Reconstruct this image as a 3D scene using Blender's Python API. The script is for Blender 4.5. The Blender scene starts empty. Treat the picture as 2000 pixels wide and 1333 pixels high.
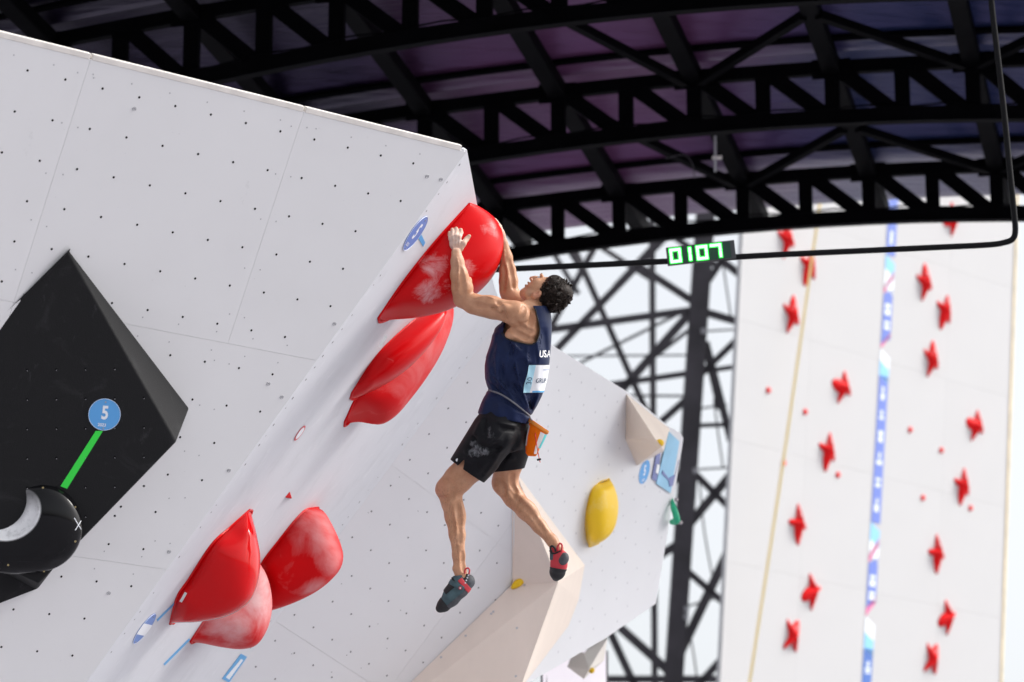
import bpy, math, random
import numpy as np
from math import radians, sin, cos, pi
from mathutils import Vector, Matrix

random.seed(7); np.random.seed(7)
scene = bpy.context.scene
COL = scene.collection

# ------------------------------------------------------------ camera, sky, sun, exposure
FPX = 6400.0                       # focal length in pixels of the 2000 px wide photograph
PITCH = radians(14.7)
CAM = np.array([0.0, 0.0, 1.6])
cam_data = bpy.data.cameras.new('camera')
cam_data.sensor_width = 36.0
cam_data.lens = FPX / 2000.0 * 36.0
cam_data.clip_end = 2000.0
cam_data.dof.use_dof = True
cam_data.dof.focus_distance = 17.0
cam_data.dof.aperture_fstop = 2.5
cam_ob = bpy.data.objects.new('camera', cam_data)
COL.objects.link(cam_ob)
cam_ob.location = CAM.tolist()
cam_ob.rotation_euler = (pi / 2 + PITCH, 0, 0)
scene.camera = cam_ob

SUN_EL, SUN_AZ = radians(42), radians(84)   # azimuth clockwise from +Y: to the right of the camera
world = bpy.data.worlds.new('World')
scene.world = world
world.use_nodes = True
wn = world.node_tree.nodes; wl = world.node_tree.links
wn.clear()
sky = wn.new('ShaderNodeTexSky'); sky.sky_type = 'NISHITA'; sky.sun_disc = False
sky.sun_elevation = SUN_EL; sky.sun_rotation = SUN_AZ
sky.air_density = 1.0; sky.dust_density = 4.0; sky.ozone_density = 1.0
hs = wn.new('ShaderNodeHueSaturation'); hs.inputs['Saturation'].default_value = 0.22
bg = wn.new('ShaderNodeBackground'); bg.inputs['Strength'].default_value = 0.15
wo = wn.new('ShaderNodeOutputWorld')
wl.new(sky.outputs[0], hs.inputs['Color']); wl.new(hs.outputs[0], bg.inputs['Color']); wl.new(bg.outputs[0], wo.inputs['Surface'])

sun = bpy.data.lights.new('sun', 'SUN'); sun.energy = 1.3; sun.angle = radians(16); sun.color = (1.0, 0.96, 0.91)
sun_ob = bpy.data.objects.new('sun', sun); COL.objects.link(sun_ob)
sd = Vector((sin(SUN_AZ) * cos(SUN_EL), cos(SUN_AZ) * cos(SUN_EL), sin(SUN_EL)))
sun_ob.rotation_euler = sd.to_track_quat('Z', 'Y').to_euler()
sun_ob.location = (10, -20, 30)

vs = scene.view_settings
vs.view_transform = 'Standard'; vs.look = 'None'; vs.gamma = 1.0; vs.use_curve_mapping = False
vs.exposure = 0.77

# ------------------------------------------------------------ geometry helpers
RT = np.array([1.0, 0, 0]); UPV = np.array([0, -sin(PITCH), cos(PITCH)]); FW = np.array([0, cos(PITCH), sin(PITCH)])
def cw(c):                                   # camera axes (right, up, depth) -> world
    c = np.asarray(c, float)
    return CAM + c[..., 0:1] * RT + c[..., 1:2] * UPV + c[..., 2:3] * FW
def ray(px, py): return np.array([(px - 1000) / FPX, -(py - 666.5) / FPX, 1.0])
def P(px, py, d): return cw(ray(px, py) * d)
def onplane(px, py, q, n):                   # pixel ray against a world plane
    r = P(px, py, 1.0) - CAM
    return CAM + r * (((q - CAM) @ n) / (r @ n))
def nrm(v): v = np.asarray(v, float); return v / np.linalg.norm(v)

def empty(name, loc, label, cat, group=None):
    o = bpy.data.objects.new(name, None); COL.objects.link(o)
    o.location = [float(a) for a in loc]; o.empty_display_size = 0.1
    tag(o, label, cat, group); return o
def tag(o, label=None, cat=None, group=None, kind=None):
    if label: o['label'] = label
    if cat: o['category'] = cat
    if group: o['group'] = group
    if kind: o['kind'] = kind
    return o
def wloc(o):
    l = np.zeros(3)
    while o is not None:
        l = l + np.array(o.location); o = o.parent
    return l
def mk(name, verts, faces, mat, parent=None, smooth=False, origin=None, mids=None):
    v = np.asarray(verts, float).reshape(-1, 3)
    if origin is None:
        origin = np.array([(v[:, 0].min() + v[:, 0].max()) / 2, (v[:, 1].min() + v[:, 1].max()) / 2, v[:, 2].min()])
    origin = np.asarray(origin, float)
    me = bpy.data.meshes.new(name)
    me.from_pydata((v - origin).tolist(), [], [tuple(int(i) for i in f) for f in faces])
    for m in (mat if isinstance(mat, (list, tuple)) else [mat]): me.materials.append(m)
    if mids is not None: me.polygons.foreach_set('material_index', np.asarray(mids, np.int32))
    if smooth: me.polygons.foreach_set('use_smooth', np.ones(len(me.polygons), bool))
    me.update()
    o = bpy.data.objects.new(name, me); COL.objects.link(o)
    if parent is not None:
        o.parent = parent; o.location = (origin - wloc(parent)).tolist()
    else: o.location = origin.tolist()
    return o
def fix_normals(o):
    import bmesh
    bm = bmesh.new(); bm.from_mesh(o.data); bmesh.ops.recalc_face_normals(bm, faces=bm.faces[:]); bm.to_mesh(o.data); bm.free(); return o
def bevel(o, w, seg=2):
    m = o.modifiers.new('bevel', 'BEVEL'); m.width = w; m.segments = seg; m.limit_method = 'ANGLE'; m.angle_limit = radians(25)
    return o
def prism(poly, off):                         # convex polygon in 3D extruded by the vector off
    n = len(poly); p = np.asarray(poly, float)
    v = np.vstack([p, p + np.asarray(off)])
    f = [tuple(range(n)), tuple(range(2 * n - 1, n - 1, -1))]
    for i in range(n):
        j = (i + 1) % n; f.append((i, i + n, j + n, j)[::1])
    return v, f
def beam(a, b, w, h, up=(0, 0, 1)):           # box from a to b, w sideways, h along up
    a = np.asarray(a, float); b = np.asarray(b, float); d = nrm(b - a)
    s = np.cross(d, up)
    if np.linalg.norm(s) < 1e-4: s = np.cross(d, (1, 0, 0))
    s = nrm(s) * w / 2; u = nrm(np.cross(s, d)) * h / 2
    v = [a - s - u, a + s - u, a + s + u, a - s + u, b - s - u, b + s - u, b + s + u, b - s + u]
    return v, [(3, 2, 1, 0), (4, 5, 6, 7), (0, 1, 5, 4), (1, 2, 6, 5), (2, 3, 7, 6), (3, 0, 4, 7)]
def tube(pts, r, n=10, cap=True):
    pts = np.asarray(pts, float); rr = np.broadcast_to(np.asarray(r, float), (len(pts),))
    v = []; f = []; prev = None
    for i, p in enumerate(pts):
        d = nrm(pts[min(i + 1, len(pts) - 1)] - pts[max(i - 1, 0)])
        if prev is None:
            s = np.cross(d, (0, 0, 1)) if abs(d[2]) < 0.9 else np.cross(d, (1, 0, 0))
        else: s = prev - d * (prev @ d)
        s = nrm(s); prev = s; u = np.cross(d, s)
        for k in range(n):
            a = 2 * pi * k / n; v.append(p + rr[i] * (s * cos(a) + u * sin(a)))
    for i in range(len(pts) - 1):
        for k in range(n):
            k2 = (k + 1) % n; f.append((i * n + k, i * n + k2, (i + 1) * n + k2, (i + 1) * n + k))
    if cap:
        f.append(tuple(range(n - 1, -1, -1))); m = (len(pts) - 1) * n; f.append(tuple(range(m, m + n)))
    return v, f
def bez(pts, n=12):                           # Catmull-Rom through points
    p = [np.asarray(q, float) for q in pts]; p = [2 * p[0] - p[1]] + p + [2 * p[-1] - p[-2]]; out = []
    for i in range(1, len(p) - 2):
        for k in range(n):
            t = k / n
            out.append(0.5 * ((2 * p[i]) + (-p[i - 1] + p[i + 1]) * t + (2 * p[i - 1] - 5 * p[i] + 4 * p[i + 1] - p[i + 2]) * t * t + (-p[i - 1] + 3 * p[i] - 3 * p[i + 1] + p[i + 2]) * t ** 3))
    out.append(p[-2]); return out
def merge(parts):
    V = []; Fc = []
    for v, f in parts:
        o = len(V); V.extend([np.asarray(q, float) for q in v]); Fc.extend([tuple(i + o for i in q) for q in f])
    return V, Fc
def clip2(poly, a, b, c):                     # keep a*x+b*y<=c
    out = []
    for i in range(len(poly)):
        p, q = poly[i], poly[(i + 1) % len(poly)]
        dp = a * p[0] + b * p[1] - c; dq = a * q[0] + b * q[1] - c
        if dp <= 0: out.append(p)
        if (dp < 0 < dq) or (dq < 0 < dp):
            t = dp / (dp - dq); out.append((p[0] + (q[0] - p[0]) * t, p[1] + (q[1] - p[1]) * t))
    return out

# ------------------------------------------------------------ materials
def mat(name, col, rough=0.6, metal=0.0, var=0.0, vscale=6.0, bump=0.0, bscale=60.0, spec=0.5, coat=0.0, emit=None, estr=0.0):
    m = bpy.data.materials.new(name); m.use_nodes = True
    nt = m.node_tree; b = nt.nodes['Principled BSDF']
    b.inputs['Base Color'].default_value = (*col, 1); b.inputs['Roughness'].default_value = rough
    b.inputs['Metallic'].default_value = metal; b.inputs['Specular IOR Level'].default_value = spec
    b.inputs['Coat Weight'].default_value = coat; b.inputs['Coat Roughness'].default_value = 0.08
    if emit: b.inputs['Emission Color'].default_value = (*emit, 1); b.inputs['Emission Strength'].default_value = estr
    if var > 0:
        tc = nt.nodes.new('ShaderNodeTexCoord'); nz = nt.nodes.new('ShaderNodeTexNoise')
        nz.inputs['Scale'].default_value = vscale; nz.inputs['Detail'].default_value = 6
        mr = nt.nodes.new('ShaderNodeMapRange'); mr.inputs[1].default_value = 0.3; mr.inputs[2].default_value = 0.7
        mr.inputs[3].default_value = 1 - var; mr.inputs[4].default_value = 1 + var
        mx = nt.nodes.new('ShaderNodeVectorMath'); mx.operation = 'SCALE'; mx.inputs[0].default_value = col
        nt.links.new(tc.outputs['Object'], nz.inputs['Vector']); nt.links.new(nz.outputs['Fac'], mr.inputs[0])
        nt.links.new(mr.outputs[0], mx.inputs['Scale']); nt.links.new(mx.outputs[0], b.inputs['Base Color'])
    if bump > 0:
        tc = nt.nodes.new('ShaderNodeTexCoord'); nz = nt.nodes.new('ShaderNodeTexNoise'); nz.inputs['Scale'].default_value = bscale
        nz.inputs['Detail'].default_value = 4
        bp = nt.nodes.new('ShaderNodeBump'); bp.inputs['Strength'].default_value = bump; bp.inputs['Distance'].default_value = 0.002
        nt.links.new(tc.outputs['Object'], nz.inputs['Vector']); nt.links.new(nz.outputs['Fac'], bp.inputs['Height'])
        nt.links.new(bp.outputs[0], b.inputs['Normal'])
    return m
class NT:                                     # small node helper
    def __init__(s, m): s.nt = m.node_tree; s.b = s.nt.nodes['Principled BSDF']
    def new(s, t, **kw):
        n = s.nt.nodes.new('ShaderNode' + t)
        for k, v in kw.items(): setattr(n, k, v)
        return n
    def link(s, a, b): s.nt.links.new(a, b)
    def noise(s, scale, detail=6, rough=0.55, coord='Object', mscale=None, rot=None, dist=0.0):
        tc = s.new('TexCoord'); nz = s.new('TexNoise'); nz.inputs['Scale'].default_value = scale
        nz.inputs['Detail'].default_value = detail; nz.inputs['Roughness'].default_value = rough; nz.inputs['Distortion'].default_value = dist
        src = tc.outputs[coord]
        if mscale is not None or rot is not None:
            mp = s.new('Mapping')
            if mscale is not None: mp.inputs['Scale'].default_value = mscale
            if rot is not None: mp.inputs['Rotation'].default_value = rot
            s.link(src, mp.inputs['Vector']); src = mp.outputs[0]
        s.link(src, nz.inputs['Vector']); return nz.outputs['Fac']
    def ramp(s, fac, a, b, lo=0.0, hi=1.0):
        mr = s.new('MapRange'); mr.clamp = True
        for i, v in enumerate((a, b, lo, hi)): mr.inputs[i + 1].default_value = v
        s.link(fac, mr.inputs[0]); return mr.outputs[0]
    def math(s, op, a, b):
        m = s.new('Math', operation=op)
        for i, v in enumerate((a, b)):
            if hasattr(v, 'default_value') or hasattr(v, 'is_linked'): s.link(v, m.inputs[i])
            else: m.inputs[i].default_value = v
        return m.outputs[0]
    def mix(s, fac, a, b):
        m = s.new('Mix', data_type='RGBA')
        if hasattr(fac, 'is_linked'): s.link(fac, m.inputs['Factor'])
        else: m.inputs['Factor'].default_value = fac
        for i, v in ((6, a), (7, b)):
            if hasattr(v, 'is_linked'): s.link(v, m.inputs[i])
            else: m.inputs[i].default_value = (*v, 1)
        return m.outputs[2]
    def color(s, c): s.link(c, s.b.inputs['Base Color'])
    def bump(s, h, strength=0.3, dist=0.002):
        bp = s.new('Bump'); bp.inputs['Strength'].default_value = strength; bp.inputs['Distance'].default_value = dist
        s.link(h, bp.inputs['Height']); s.link(bp.outputs[0], s.b.inputs['Normal'])

def wall_mat(name, col, scuff=0.5, streak=None):
    m = mat(name, col, rough=0.62, spec=0.35); t = NT(m)
    big = t.ramp(t.noise(1.1, 4), 0.3, 0.75, 0, 1)
    base = t.mix(big, tuple(c * 0.965 for c in col), tuple(min(c * 1.02, 0.85) for c in col))
    marks = t.ramp(t.noise(9.0, 9, 0.7, mscale=(1, 1, 0.6)), 0.66, 0.80, 0, scuff)
    grey = t.mix(marks, base, tuple(c * 0.74 for c in col))
    fine = t.ramp(t.noise(55, 3, 0.6), 0.70, 0.78, 0, 0.4 * scuff)
    grey = t.mix(fine, grey, tuple(c * 0.6 for c in col))
    if streak is not None:                    # rubbed streaks running along the panel
        st = t.ramp(t.noise(1.0, 8, 0.62, mscale=streak[0], rot=streak[1]), 0.52, 0.76, 0, 0.45)
        grey = t.mix(st, grey, tuple(c * 0.80 for c in col))
        ch = t.ramp(t.noise(1.7, 8, 0.65, mscale=streak[0], rot=streak[1]), 0.58, 0.80, 0, 0.4)
        grey = t.mix(ch, grey, (0.84, 0.85, 0.88))
    t.color(grey); t.bump(t.noise(240, 2), 0.25, 0.0015)
    return m
M = {}
M['wallA'] = wall_mat('painted_plywood_white', (0.725, 0.72, 0.73), 0.8)
M['wallB'] = wall_mat('painted_plywood_grey_white', (0.715, 0.718, 0.74), 0.8)
M['rim'] = mat('plywood_edge', (0.72, 0.68, 0.64), 0.7, var=0.12, vscale=9)
M['backing'] = mat('dark_batten', (0.10, 0.10, 0.11), 0.9)
M['hole'] = mat('bolt_hole_shadow', (0.006, 0.006, 0.007), 0.9, spec=0.1)
M['screw'] = mat('zinc_screw', (0.42, 0.42, 0.44), 0.45, metal=0.7)
M['black_steel'] = mat('black_painted_steel', (0.003, 0.003, 0.0038), 0.6, var=0.3, vscale=3, spec=0.02)
M['grey_steel'] = mat('weathered_grey_steel', (0.055, 0.05, 0.058), 0.55, var=0.35, vscale=2.2)
M['concrete'] = mat('pale_paving', (0.27, 0.265, 0.30), 0.85, var=0.12, vscale=0.6)
# ------------------------------------------------------------ ground
gs = 400.0
g = mk('ground', [(-gs, -gs, 0), (gs, -gs, 0), (gs, gs * 2, 0), (-gs, gs * 2, 0)], [(0, 1, 2, 3)], M['concrete'], origin=(0, 0, 0))
tag(g, kind='structure')

# ------------------------------------------------------------ boulder wall: planes recovered from the bolt grids
def c2wv(c): return c[0] * RT + c[1] * UPV + c[2] * FW
A_T = cw(np.array([-2.2893, 1.0563, 15.0834])); A_1 = c2wv([0.78726, -0.16168, 0.59504]); A_2 = c2wv([-0.32109, -0.93135, 0.17174])
A_N = c2wv([0.5264, -0.3263, -0.7851])
KB = 0.96
B_T = cw(np.array([-0.8755, -1.061, 20.4052]) * KB); B_1 = c2wv([0.54814, -0.44962, 0.70526]); B_2 = c2wv([-0.59645, -0.80126, -0.04725])
B_N = c2wv([0.5863, -0.3948, -0.7074])
GA, GB = 0.2, 0.2 * KB
def A_px(px, py): return onplane(px, py, A_T, A_N)
def B_px(px, py): return onplane(px, py, B_T, B_N)
def A_ij(i, j, off=0.0): return A_T + GA * (i * A_1 + j * A_2) + A_N * off
def B_ij(i, j, off=0.0): return B_T + GB * (i * B_1 + j * B_2) + B_N * off
def ij(X, T, e1, e2, g): return ((X - T) @ e1 / g, (X - T) @ e2 / g)
def depth(X): return (np.asarray(X) - CAM) @ FW
def La(y): return 870 - 0.7135 * (y - 345)
def Lb(y): return 496 - 0.745 * (y - 1269)
REDGE = [(293, 912), (400, 932), (544, 961), (587, 974), (604, 990)]
def Redge(y): return float(np.interp(y, [a for a, b in REDGE], [b for a, b in REDGE]))
def S_px(px, py, off=0.0):
    xa, xb = La(py), Lb(py); t = (px - xa) / (xb - xa)
    da, db = depth(A_px(xa, py)), depth(B_px(xb, py))
    d = 1.0 / ((1 - t) / da + t / db)
    X = P(px, py, d)
    if off:
        X = X + S_norm(px, py) * off
    return X
def S_norm(px, py):
    e = 2.0
    a = S_px(px + e, py) - S_px(px - e, py); b = S_px(px, py + e) - S_px(px, py - e)
    n = nrm(np.cross(a, b)); return n if n @ (CAM - S_px(px, py)) > 0 else -n

wall = empty('boulder_wall', (0.0, 17.0, 0.0), 'big overhanging white plywood bouldering wall with bolt holes behind the climber', 'climbing wall')

# streak direction follows the long fold of the receding facet
fold = nrm(A_px(La(345), 345) - A_px(La(1333), 1333))
zax = Vector(fold); q = zax.to_track_quat('Z', 'Y').inverted().to_euler()
M['wallS'] = wall_mat('painted_plywood_rubbed_shaded', (0.63, 0.64, 0.68), 0.6, streak=((7, 7, 0.35), tuple(q)))  # same paint, base darkened to stand for shade; rub streaks over it

# front face: panels in the 1.2 m grid
YB = 2300
polyA = [A_px(-170, 75 - 170 * 0.239), A_px(912, 293), A_px(La(YB), YB), A_px(-1700, YB), A_px(-1700, -300)]
polyA = [ij(X, A_T, A_1, A_2, GA) for X in polyA]
tj = -1.6
polyA = [(-16.0, tj), (polyA[1][0], tj), polyA[2], (-16.0, polyA[2][1])]
gap = 0.003
vi = [-16.1, -10.53, -4.53, 1.47, 7.47, 13.5]; vj = [-1.7, 4.44, 10.44, 16.44, 22.44, 40]
for a0, a1 in zip(vi, vi[1:]):
    for b0, b1 in zip(vj, vj[1:]):
        pl = polyA
        if b0 > 4 and a0 > 1:
            if a0 > 7: continue
            a1 = 13.5
        for (a, b, c) in ((1, 0, a1 - gap), (-1, 0, -a0 - gap), (0, 1, b1 - gap), (0, -1, -b0 - gap)): pl = clip2(pl, a, b, c)
        if len(pl) < 3: continue
        v, f = prism([A_ij(*p) for p in pl], -A_N * 0.02)
        fix_normals(mk('panel', v, f, M['wallA'], wall))
v, f = prism([A_ij(*p, -0.026) for p in polyA], -A_N * 0.02)
fix_normals(mk('backing_sheet', v, f, M['wallA'], wall))
# pale edge strips along the top, one per panel
for a0, a1 in zip(vi, vi[1:]):
    a1 = min(a1, polyA[1][0] - 0.15)
    v, f = beam(A_ij(a0 + 0.03, tj - 0.06, -0.012), A_ij(a1 - 0.03, tj - 0.06, -0.012), 0.030, 0.028, A_N)
    bevel(mk('edge_strip', v, f, M['rim'], wall), 0.004)

# receding facet, ruled between the fold of the front face and the first line of the back face
rows = []; ys = list(np.linspace(293, 604, 22)) + list(np.linspace(604, YB, 50))[1:]
NT_ = 10
Vs = []; Fs = []
for y in ys:
    xr = Redge(y) if y < 604 else Lb(y)
    xa = La(y)
    for k in range(NT_ + 1): Vs.append(S_px(xa + (xr - xa) * k / NT_, y))
m_ = NT_ + 1; nr = len(ys)
for r in range(nr - 1):
    for k in range(NT_): Fs.append((r * m_ + k, r * m_ + k + 1, (r + 1) * m_ + k + 1, (r + 1) * m_ + k))
o = mk('side_facet', Vs, Fs, M['wallS'], wall)
so = o.modifiers.new('thick', 'SOLIDIFY'); so.thickness = 0.02
# make sure the facet thickens away from the viewer
if o.data.polygons[100].normal @ Vector(S_norm(600, 900)) > 0: so.offset = -1
else: so.offset = 1

# back face: panels
arC = [(990, 604), (1003, 1000), (1012, 1400), (1030, YB)]
polyB = [B_px(990, 604), B_px(*arC[1]), B_px(*arC[2]), B_px(*arC[3]), B_px(Lb(YB), YB)]
polyB = [ij(X, B_T, B_1, B_2, GB) for X in polyB]
bi = [-6, 5.45, 11.45, 17.45, 24]; bj = [-20, -13.6, -7.57, -1.54, 4.49, 10.5, 16.5, 22.5, 40]
for a0, a1 in zip(bi, bi[1:]):
    for b0, b1 in zip(bj, bj[1:]):
        pl = polyB
        for (a, b, c) in ((1, 0, a1 - gap), (-1, 0, -a0 - gap), (0, 1, b1 - gap), (0, -1, -b0 - gap)): pl = clip2(pl, a, b, c)
        if len(pl) < 3: continue
        v, f = prism([B_ij(*p) for p in pl], -B_N * 0.02)
        fix_normals(mk('panel', v, f, M['wallB'], wall))
v, f = prism([B_ij(*p, -0.024) for p in polyB], -B_N * 0.02)
fix_normals(mk('backing_sheet', v, f, M['wallB'], wall))

# far face turning away to the right
C0 = B_px(990, 604); C1 = B_px(1003, 1000); C2 = P(1330, 860, depth(B_px(1000, 860)) + 2.5)
C_N = nrm(np.cross(C1 - C0, C2 - C0)); C_N = C_N if C_N @ (CAM - C2) > 0 else -C_N
def C_px(px, py, off=0.0): return onplane(px, py, C0, C_N) + C_N * off
polyC = [C0, C_px(1078, 674), C_px(1225, 765), C_px(1305, 832), C_px(1330, 846), C_px(1335, 856), C_px(1333, 872), C_px(1281, 1180), C_px(1179, 1250),
         C_px(1030, 1336), C_px(1013, 1350)]
v, f = prism(polyC, -C_N * 0.05)
bevel(fix_normals(mk('end_face', v, f, M['wallB'], wall)), 0.004)
# lower return below the far face, running down out of view
lowC = [C_px(1013, 1352), C_px(1030, 1338), C_px(1179, 1252), C_px(1150, 1330)]
# steel frame that carries the wall (behind it)
for (px, py, d) in ((-250, 300, 18.6), (250, 400, 20.6), (640, 430, 23.0)):
    tp = P(px, py, d); v, f = beam((tp[0], tp[1], 0), tp, 0.12, 0.12, (0, 1, 0)); mk('support_post', v, f, M['black_steel'], wall)
for a, b_ in (((-250, 300, 18.6), (250, 400, 20.6)), ((250, 400, 20.6), (640, 430, 23.0))):
    v, f = beam(P(*a), P(*b_), 0.1, 0.1); mk('support_rail', v, f, M['black_steel'], wall)

# bolt holes, screws and washers
def disc(c, n, r, k=10):
    n = nrm(n); s = nrm(np.cross(n, (0.3, 0.2, 0.9))); u = np.cross(n, s)
    return [c + r * (s * cos(2 * pi * i / k) + u * sin(2 * pi * i / k)) for i in range(k)], [tuple(range(k))]
def hole_disc(c, n, r, k=10):                 # flat disc, the hole's shade put into its colour
    v1, f1 = disc(c + n * 0.0006, n, r, k); return v1, f1
def proj(X):
    v = np.asarray(X) - CAM; d = v @ FW
    return 1000 + FPX * (v @ RT) / d, 666.5 - FPX * (v @ UPV) / d
holes = []; screws = []
for i in range(-14, 14):
    for j in range(-1, 26):
        x, y = proj(A_ij(i, j))
        if x > La(y) - 34 or x < -60 or y > 1400: continue
        holes.append(hole_disc(A_ij(i, j), A_N, 0.0062))
rs = random.Random(3)
for i in (1.47, 7.47):
    for j in np.arange(-1.2, 10.4, 1.22):
        for s in (-0.22, 0.22):
            x, y = proj(A_ij(i + s, j))
            if x < La(y) - 20 and not (i > 7 and j > 10.3) : screws.append(disc(A_ij(i + s, j + rs.uniform(-.05, .05), 0.0006), A_N, 0.004))
for j in (4.44, 10.44):
    for i in np.arange(-1.5, 12, 1.06):
        for s in (-0.24, 0.24):
            x, y = proj(A_ij(i, j + s))
            if x < La(y) - 15: screws.append(disc(A_ij(i + rs.uniform(-.1, .1), j + s, 0.0006), A_N, 0.004))
for i in np.arange(-1.5, 12.0, 1.05): screws.append(disc(A_ij(i, tj + 0.33, 0.0006), A_N, 0.004))
v, f = merge(holes); tag(mk('bolt_holes', v, f, M['hole'], wall), kind='stuff')
v, f = merge(screws); tag(mk('screws', v, f, M['screw'], wall), kind='stuff')
ringsv = []
for (px, py) in ((262, 213), (834, 345), (861, 351), (653, 633), (524, 750), (550, 776), (447, 919), (330, 1078), (212, 1159)):
    c = A_px(px, py); n = A_N; s = nrm(np.cross(n, (0, 0, 1))); u = np.cross(n, s)
    pts = [c + n * 0.0015 + 0.0088 * (s * cos(a) + u * sin(a)) for a in np.linspace(0, 2 * pi, 15)]
    ringsv.append(tube(pts, 0.0015, 6, False)); ringsv.append(disc(c + n * 0.0008, n, 0.0040))
v, f = merge(ringsv); tag(mk('washers', v, f, M['screw'], wall), kind='stuff')
holesB = []
for i in range(-1, 20):
    for j in range(-14, 22):
        x, y = proj(B_ij(i, j))
        xr = np.interp(y, [604, 1000, 1400], [990, 1003, 1012])
        if y > 1380 or y < 620 or x > xr - 6 or x < Lb(y) + 12: continue
        holesB.append(hole_disc(B_ij(i, j), B_N, 0.0062))
        if rs.random() < 0.25: holesB.append(hole_disc(B_ij(i + rs.uniform(-.4, .4), j + rs.uniform(-.4, .4)), B_N, 0.003))
M['holeB'] = mat('bolt_hole_zinc', (0.10, 0.10, 0.115), 0.6, metal=0.3)
v, f = merge(holesB); tag(mk('bolt_holes', v, f, M['holeB'], wall), kind='stuff')
scr = []
for y in np.arange(330, 1330, 26):
    for fr in (0.035, 0.97):
        if rs.random() < 0.75:
            yy = y + rs.uniform(-8, 8); xa, xb = La(yy), Lb(yy)
            if yy < 640 and fr > 0.5: continue
            px = xa + (xb - xa) * fr
            scr.append(disc(S_px(px, yy) + S_norm(px, yy) * 0.0008, S_norm(px, yy), rs.uniform(0.004, 0.009)))
v, f = merge(scr); tag(mk('screws', v, f, M['holeB'], wall), kind='stuff')
hc = []
for gx in range(12):
    for gy in range(14):
        px = 1040 + gx * 24 + gy * 2; py = 690 + gy * 44 + gx * 14
        top = np.interp(px, [990, 1078, 1225, 1305, 1330], [604, 674, 765, 832, 846]) + 25
        if py < top or py > 1330 - (px - 1030) * 0.57 - 15 or px > 1322 - (py - 870) * 0.17: continue
        hc.append(hole_disc(C_px(px + rs.uniform(-3, 3), py + rs.uniform(-3, 3)), C_N, 0.008))
M['holeC'] = mat('bolt_hole_pale', (0.48, 0.48, 0.51), 0.6)
v, f = merge(hc); tag(mk('bolt_holes', v, f, M['holeC'], wall), kind='stuff')

# ------------------------------------------------------------ arched roof: trusses, purlins, braces, membrane
AZ = radians(12); ED = np.array([sin(AZ), cos(AZ), 0]); ET = np.array([cos(AZ), -sin(AZ), 0])
RQ = P(1440, 360, 30.0); RQ0 = np.array([RQ[0], RQ[1], 0])
PB = (-0.01868903, 0.02973392, 10.20852932); PT = (-0.01216186, 0.02123437, 10.63724818)
def zb(t): return PB[0] * t * t + PB[1] * t + PB[2]
def zt(t): return PT[0] * t * t + PT[1] * t + PT[2]
def rp(t, s, z): return RQ0 + ET * t + ED * s + np.array([0, 0, z])    # s: metres beyond the last truss
LB = 2.87
T0, T1 = -8.0, 6.4
nodes = [0.05 + 0.575 * k for k in range(-14, 12)]
def arc_box(fz, s, w, h, ta, tb, n=36):
    v = []; f = []
    for k in range(n + 1):
        t = ta + (tb - ta) * k / n; z = fz(t)
        for (dy, dz) in ((-w / 2, -h / 2), (w / 2, -h / 2), (w / 2, h / 2), (-w / 2, h / 2)): v.append(rp(t, s + dy, z + dz))
    for k in range(n):
        for e in range(4):
            e2 = (e + 1) % 4; f.append((k * 4 + e, k * 4 + e2, (k + 1) * 4 + e2, (k + 1) * 4 + e))
    f += [(3, 2, 1, 0), (n * 4, n * 4 + 1, n * 4 + 2, n * 4 + 3)]
    return v, f
tr_lab = ['black arched steel roof truss farthest back, just above the green clock', 'black arched steel roof truss, second from the back, middle of the roof',
          'black arched steel roof truss, nearest of those in view, at the top edge', 'black arched steel roof truss, foremost, largely beyond the top edge']
trusses = []
for q in range(4):
    s = -q * LB
    tr = empty('roof_truss', rp(-1.0, s, 10.0), tr_lab[q], 'roof truss', 'arched roof trusses')
    trusses.append(tr)
    v, f = arc_box(zb, s, 0.07, 0.112, T0, T1); mk('bottom_chord', v, f, M['black_steel'], tr)
    v, f = arc_box(lambda t: zb(t) - 0.0625, s, 0.09, 0.012, T0, T1); mk('chord_flange', v, f, M['grey_steel' if 0 else 'black_steel'], tr)
    v, f = arc_box(zt, s, 0.07, 0.112, T0, T1); mk('top_chord', v, f, M['black_steel'], tr)
    for k, t in enumerate(nodes):
        if t < T0 + 0.1 or t > T1 - 0.1: continue
        v, f = beam(rp(t, s, zb(t) + 0.05), rp(t, s, zt(t) - 0.05), 0.122, 0.06, ED); mk('vertical_strut', v, f, M['black_steel'], tr)
        t2 = t + 0.575
        if t2 < T1 - 0.05:
            v, f = beam(rp(t + 0.07, s, zt(t) - 0.03), rp(t2 - 0.07, s, zb(t2) + 0.03), 0.125, 0.05, ED); mk('diagonal_strut', v, f, M['black_steel'], tr)
canopy = empty('roof_canopy', rp(-1.0, -3.0, 10.5), 'dark navy fabric roof canopy with painted-in purple sheen above the black trusses', 'roof')
PUR = [-7.945 + 1.15 * k - 0.055 for k in range(0)] + [0.05 + 1.15 * k for k in range(-6, 6)]
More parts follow.
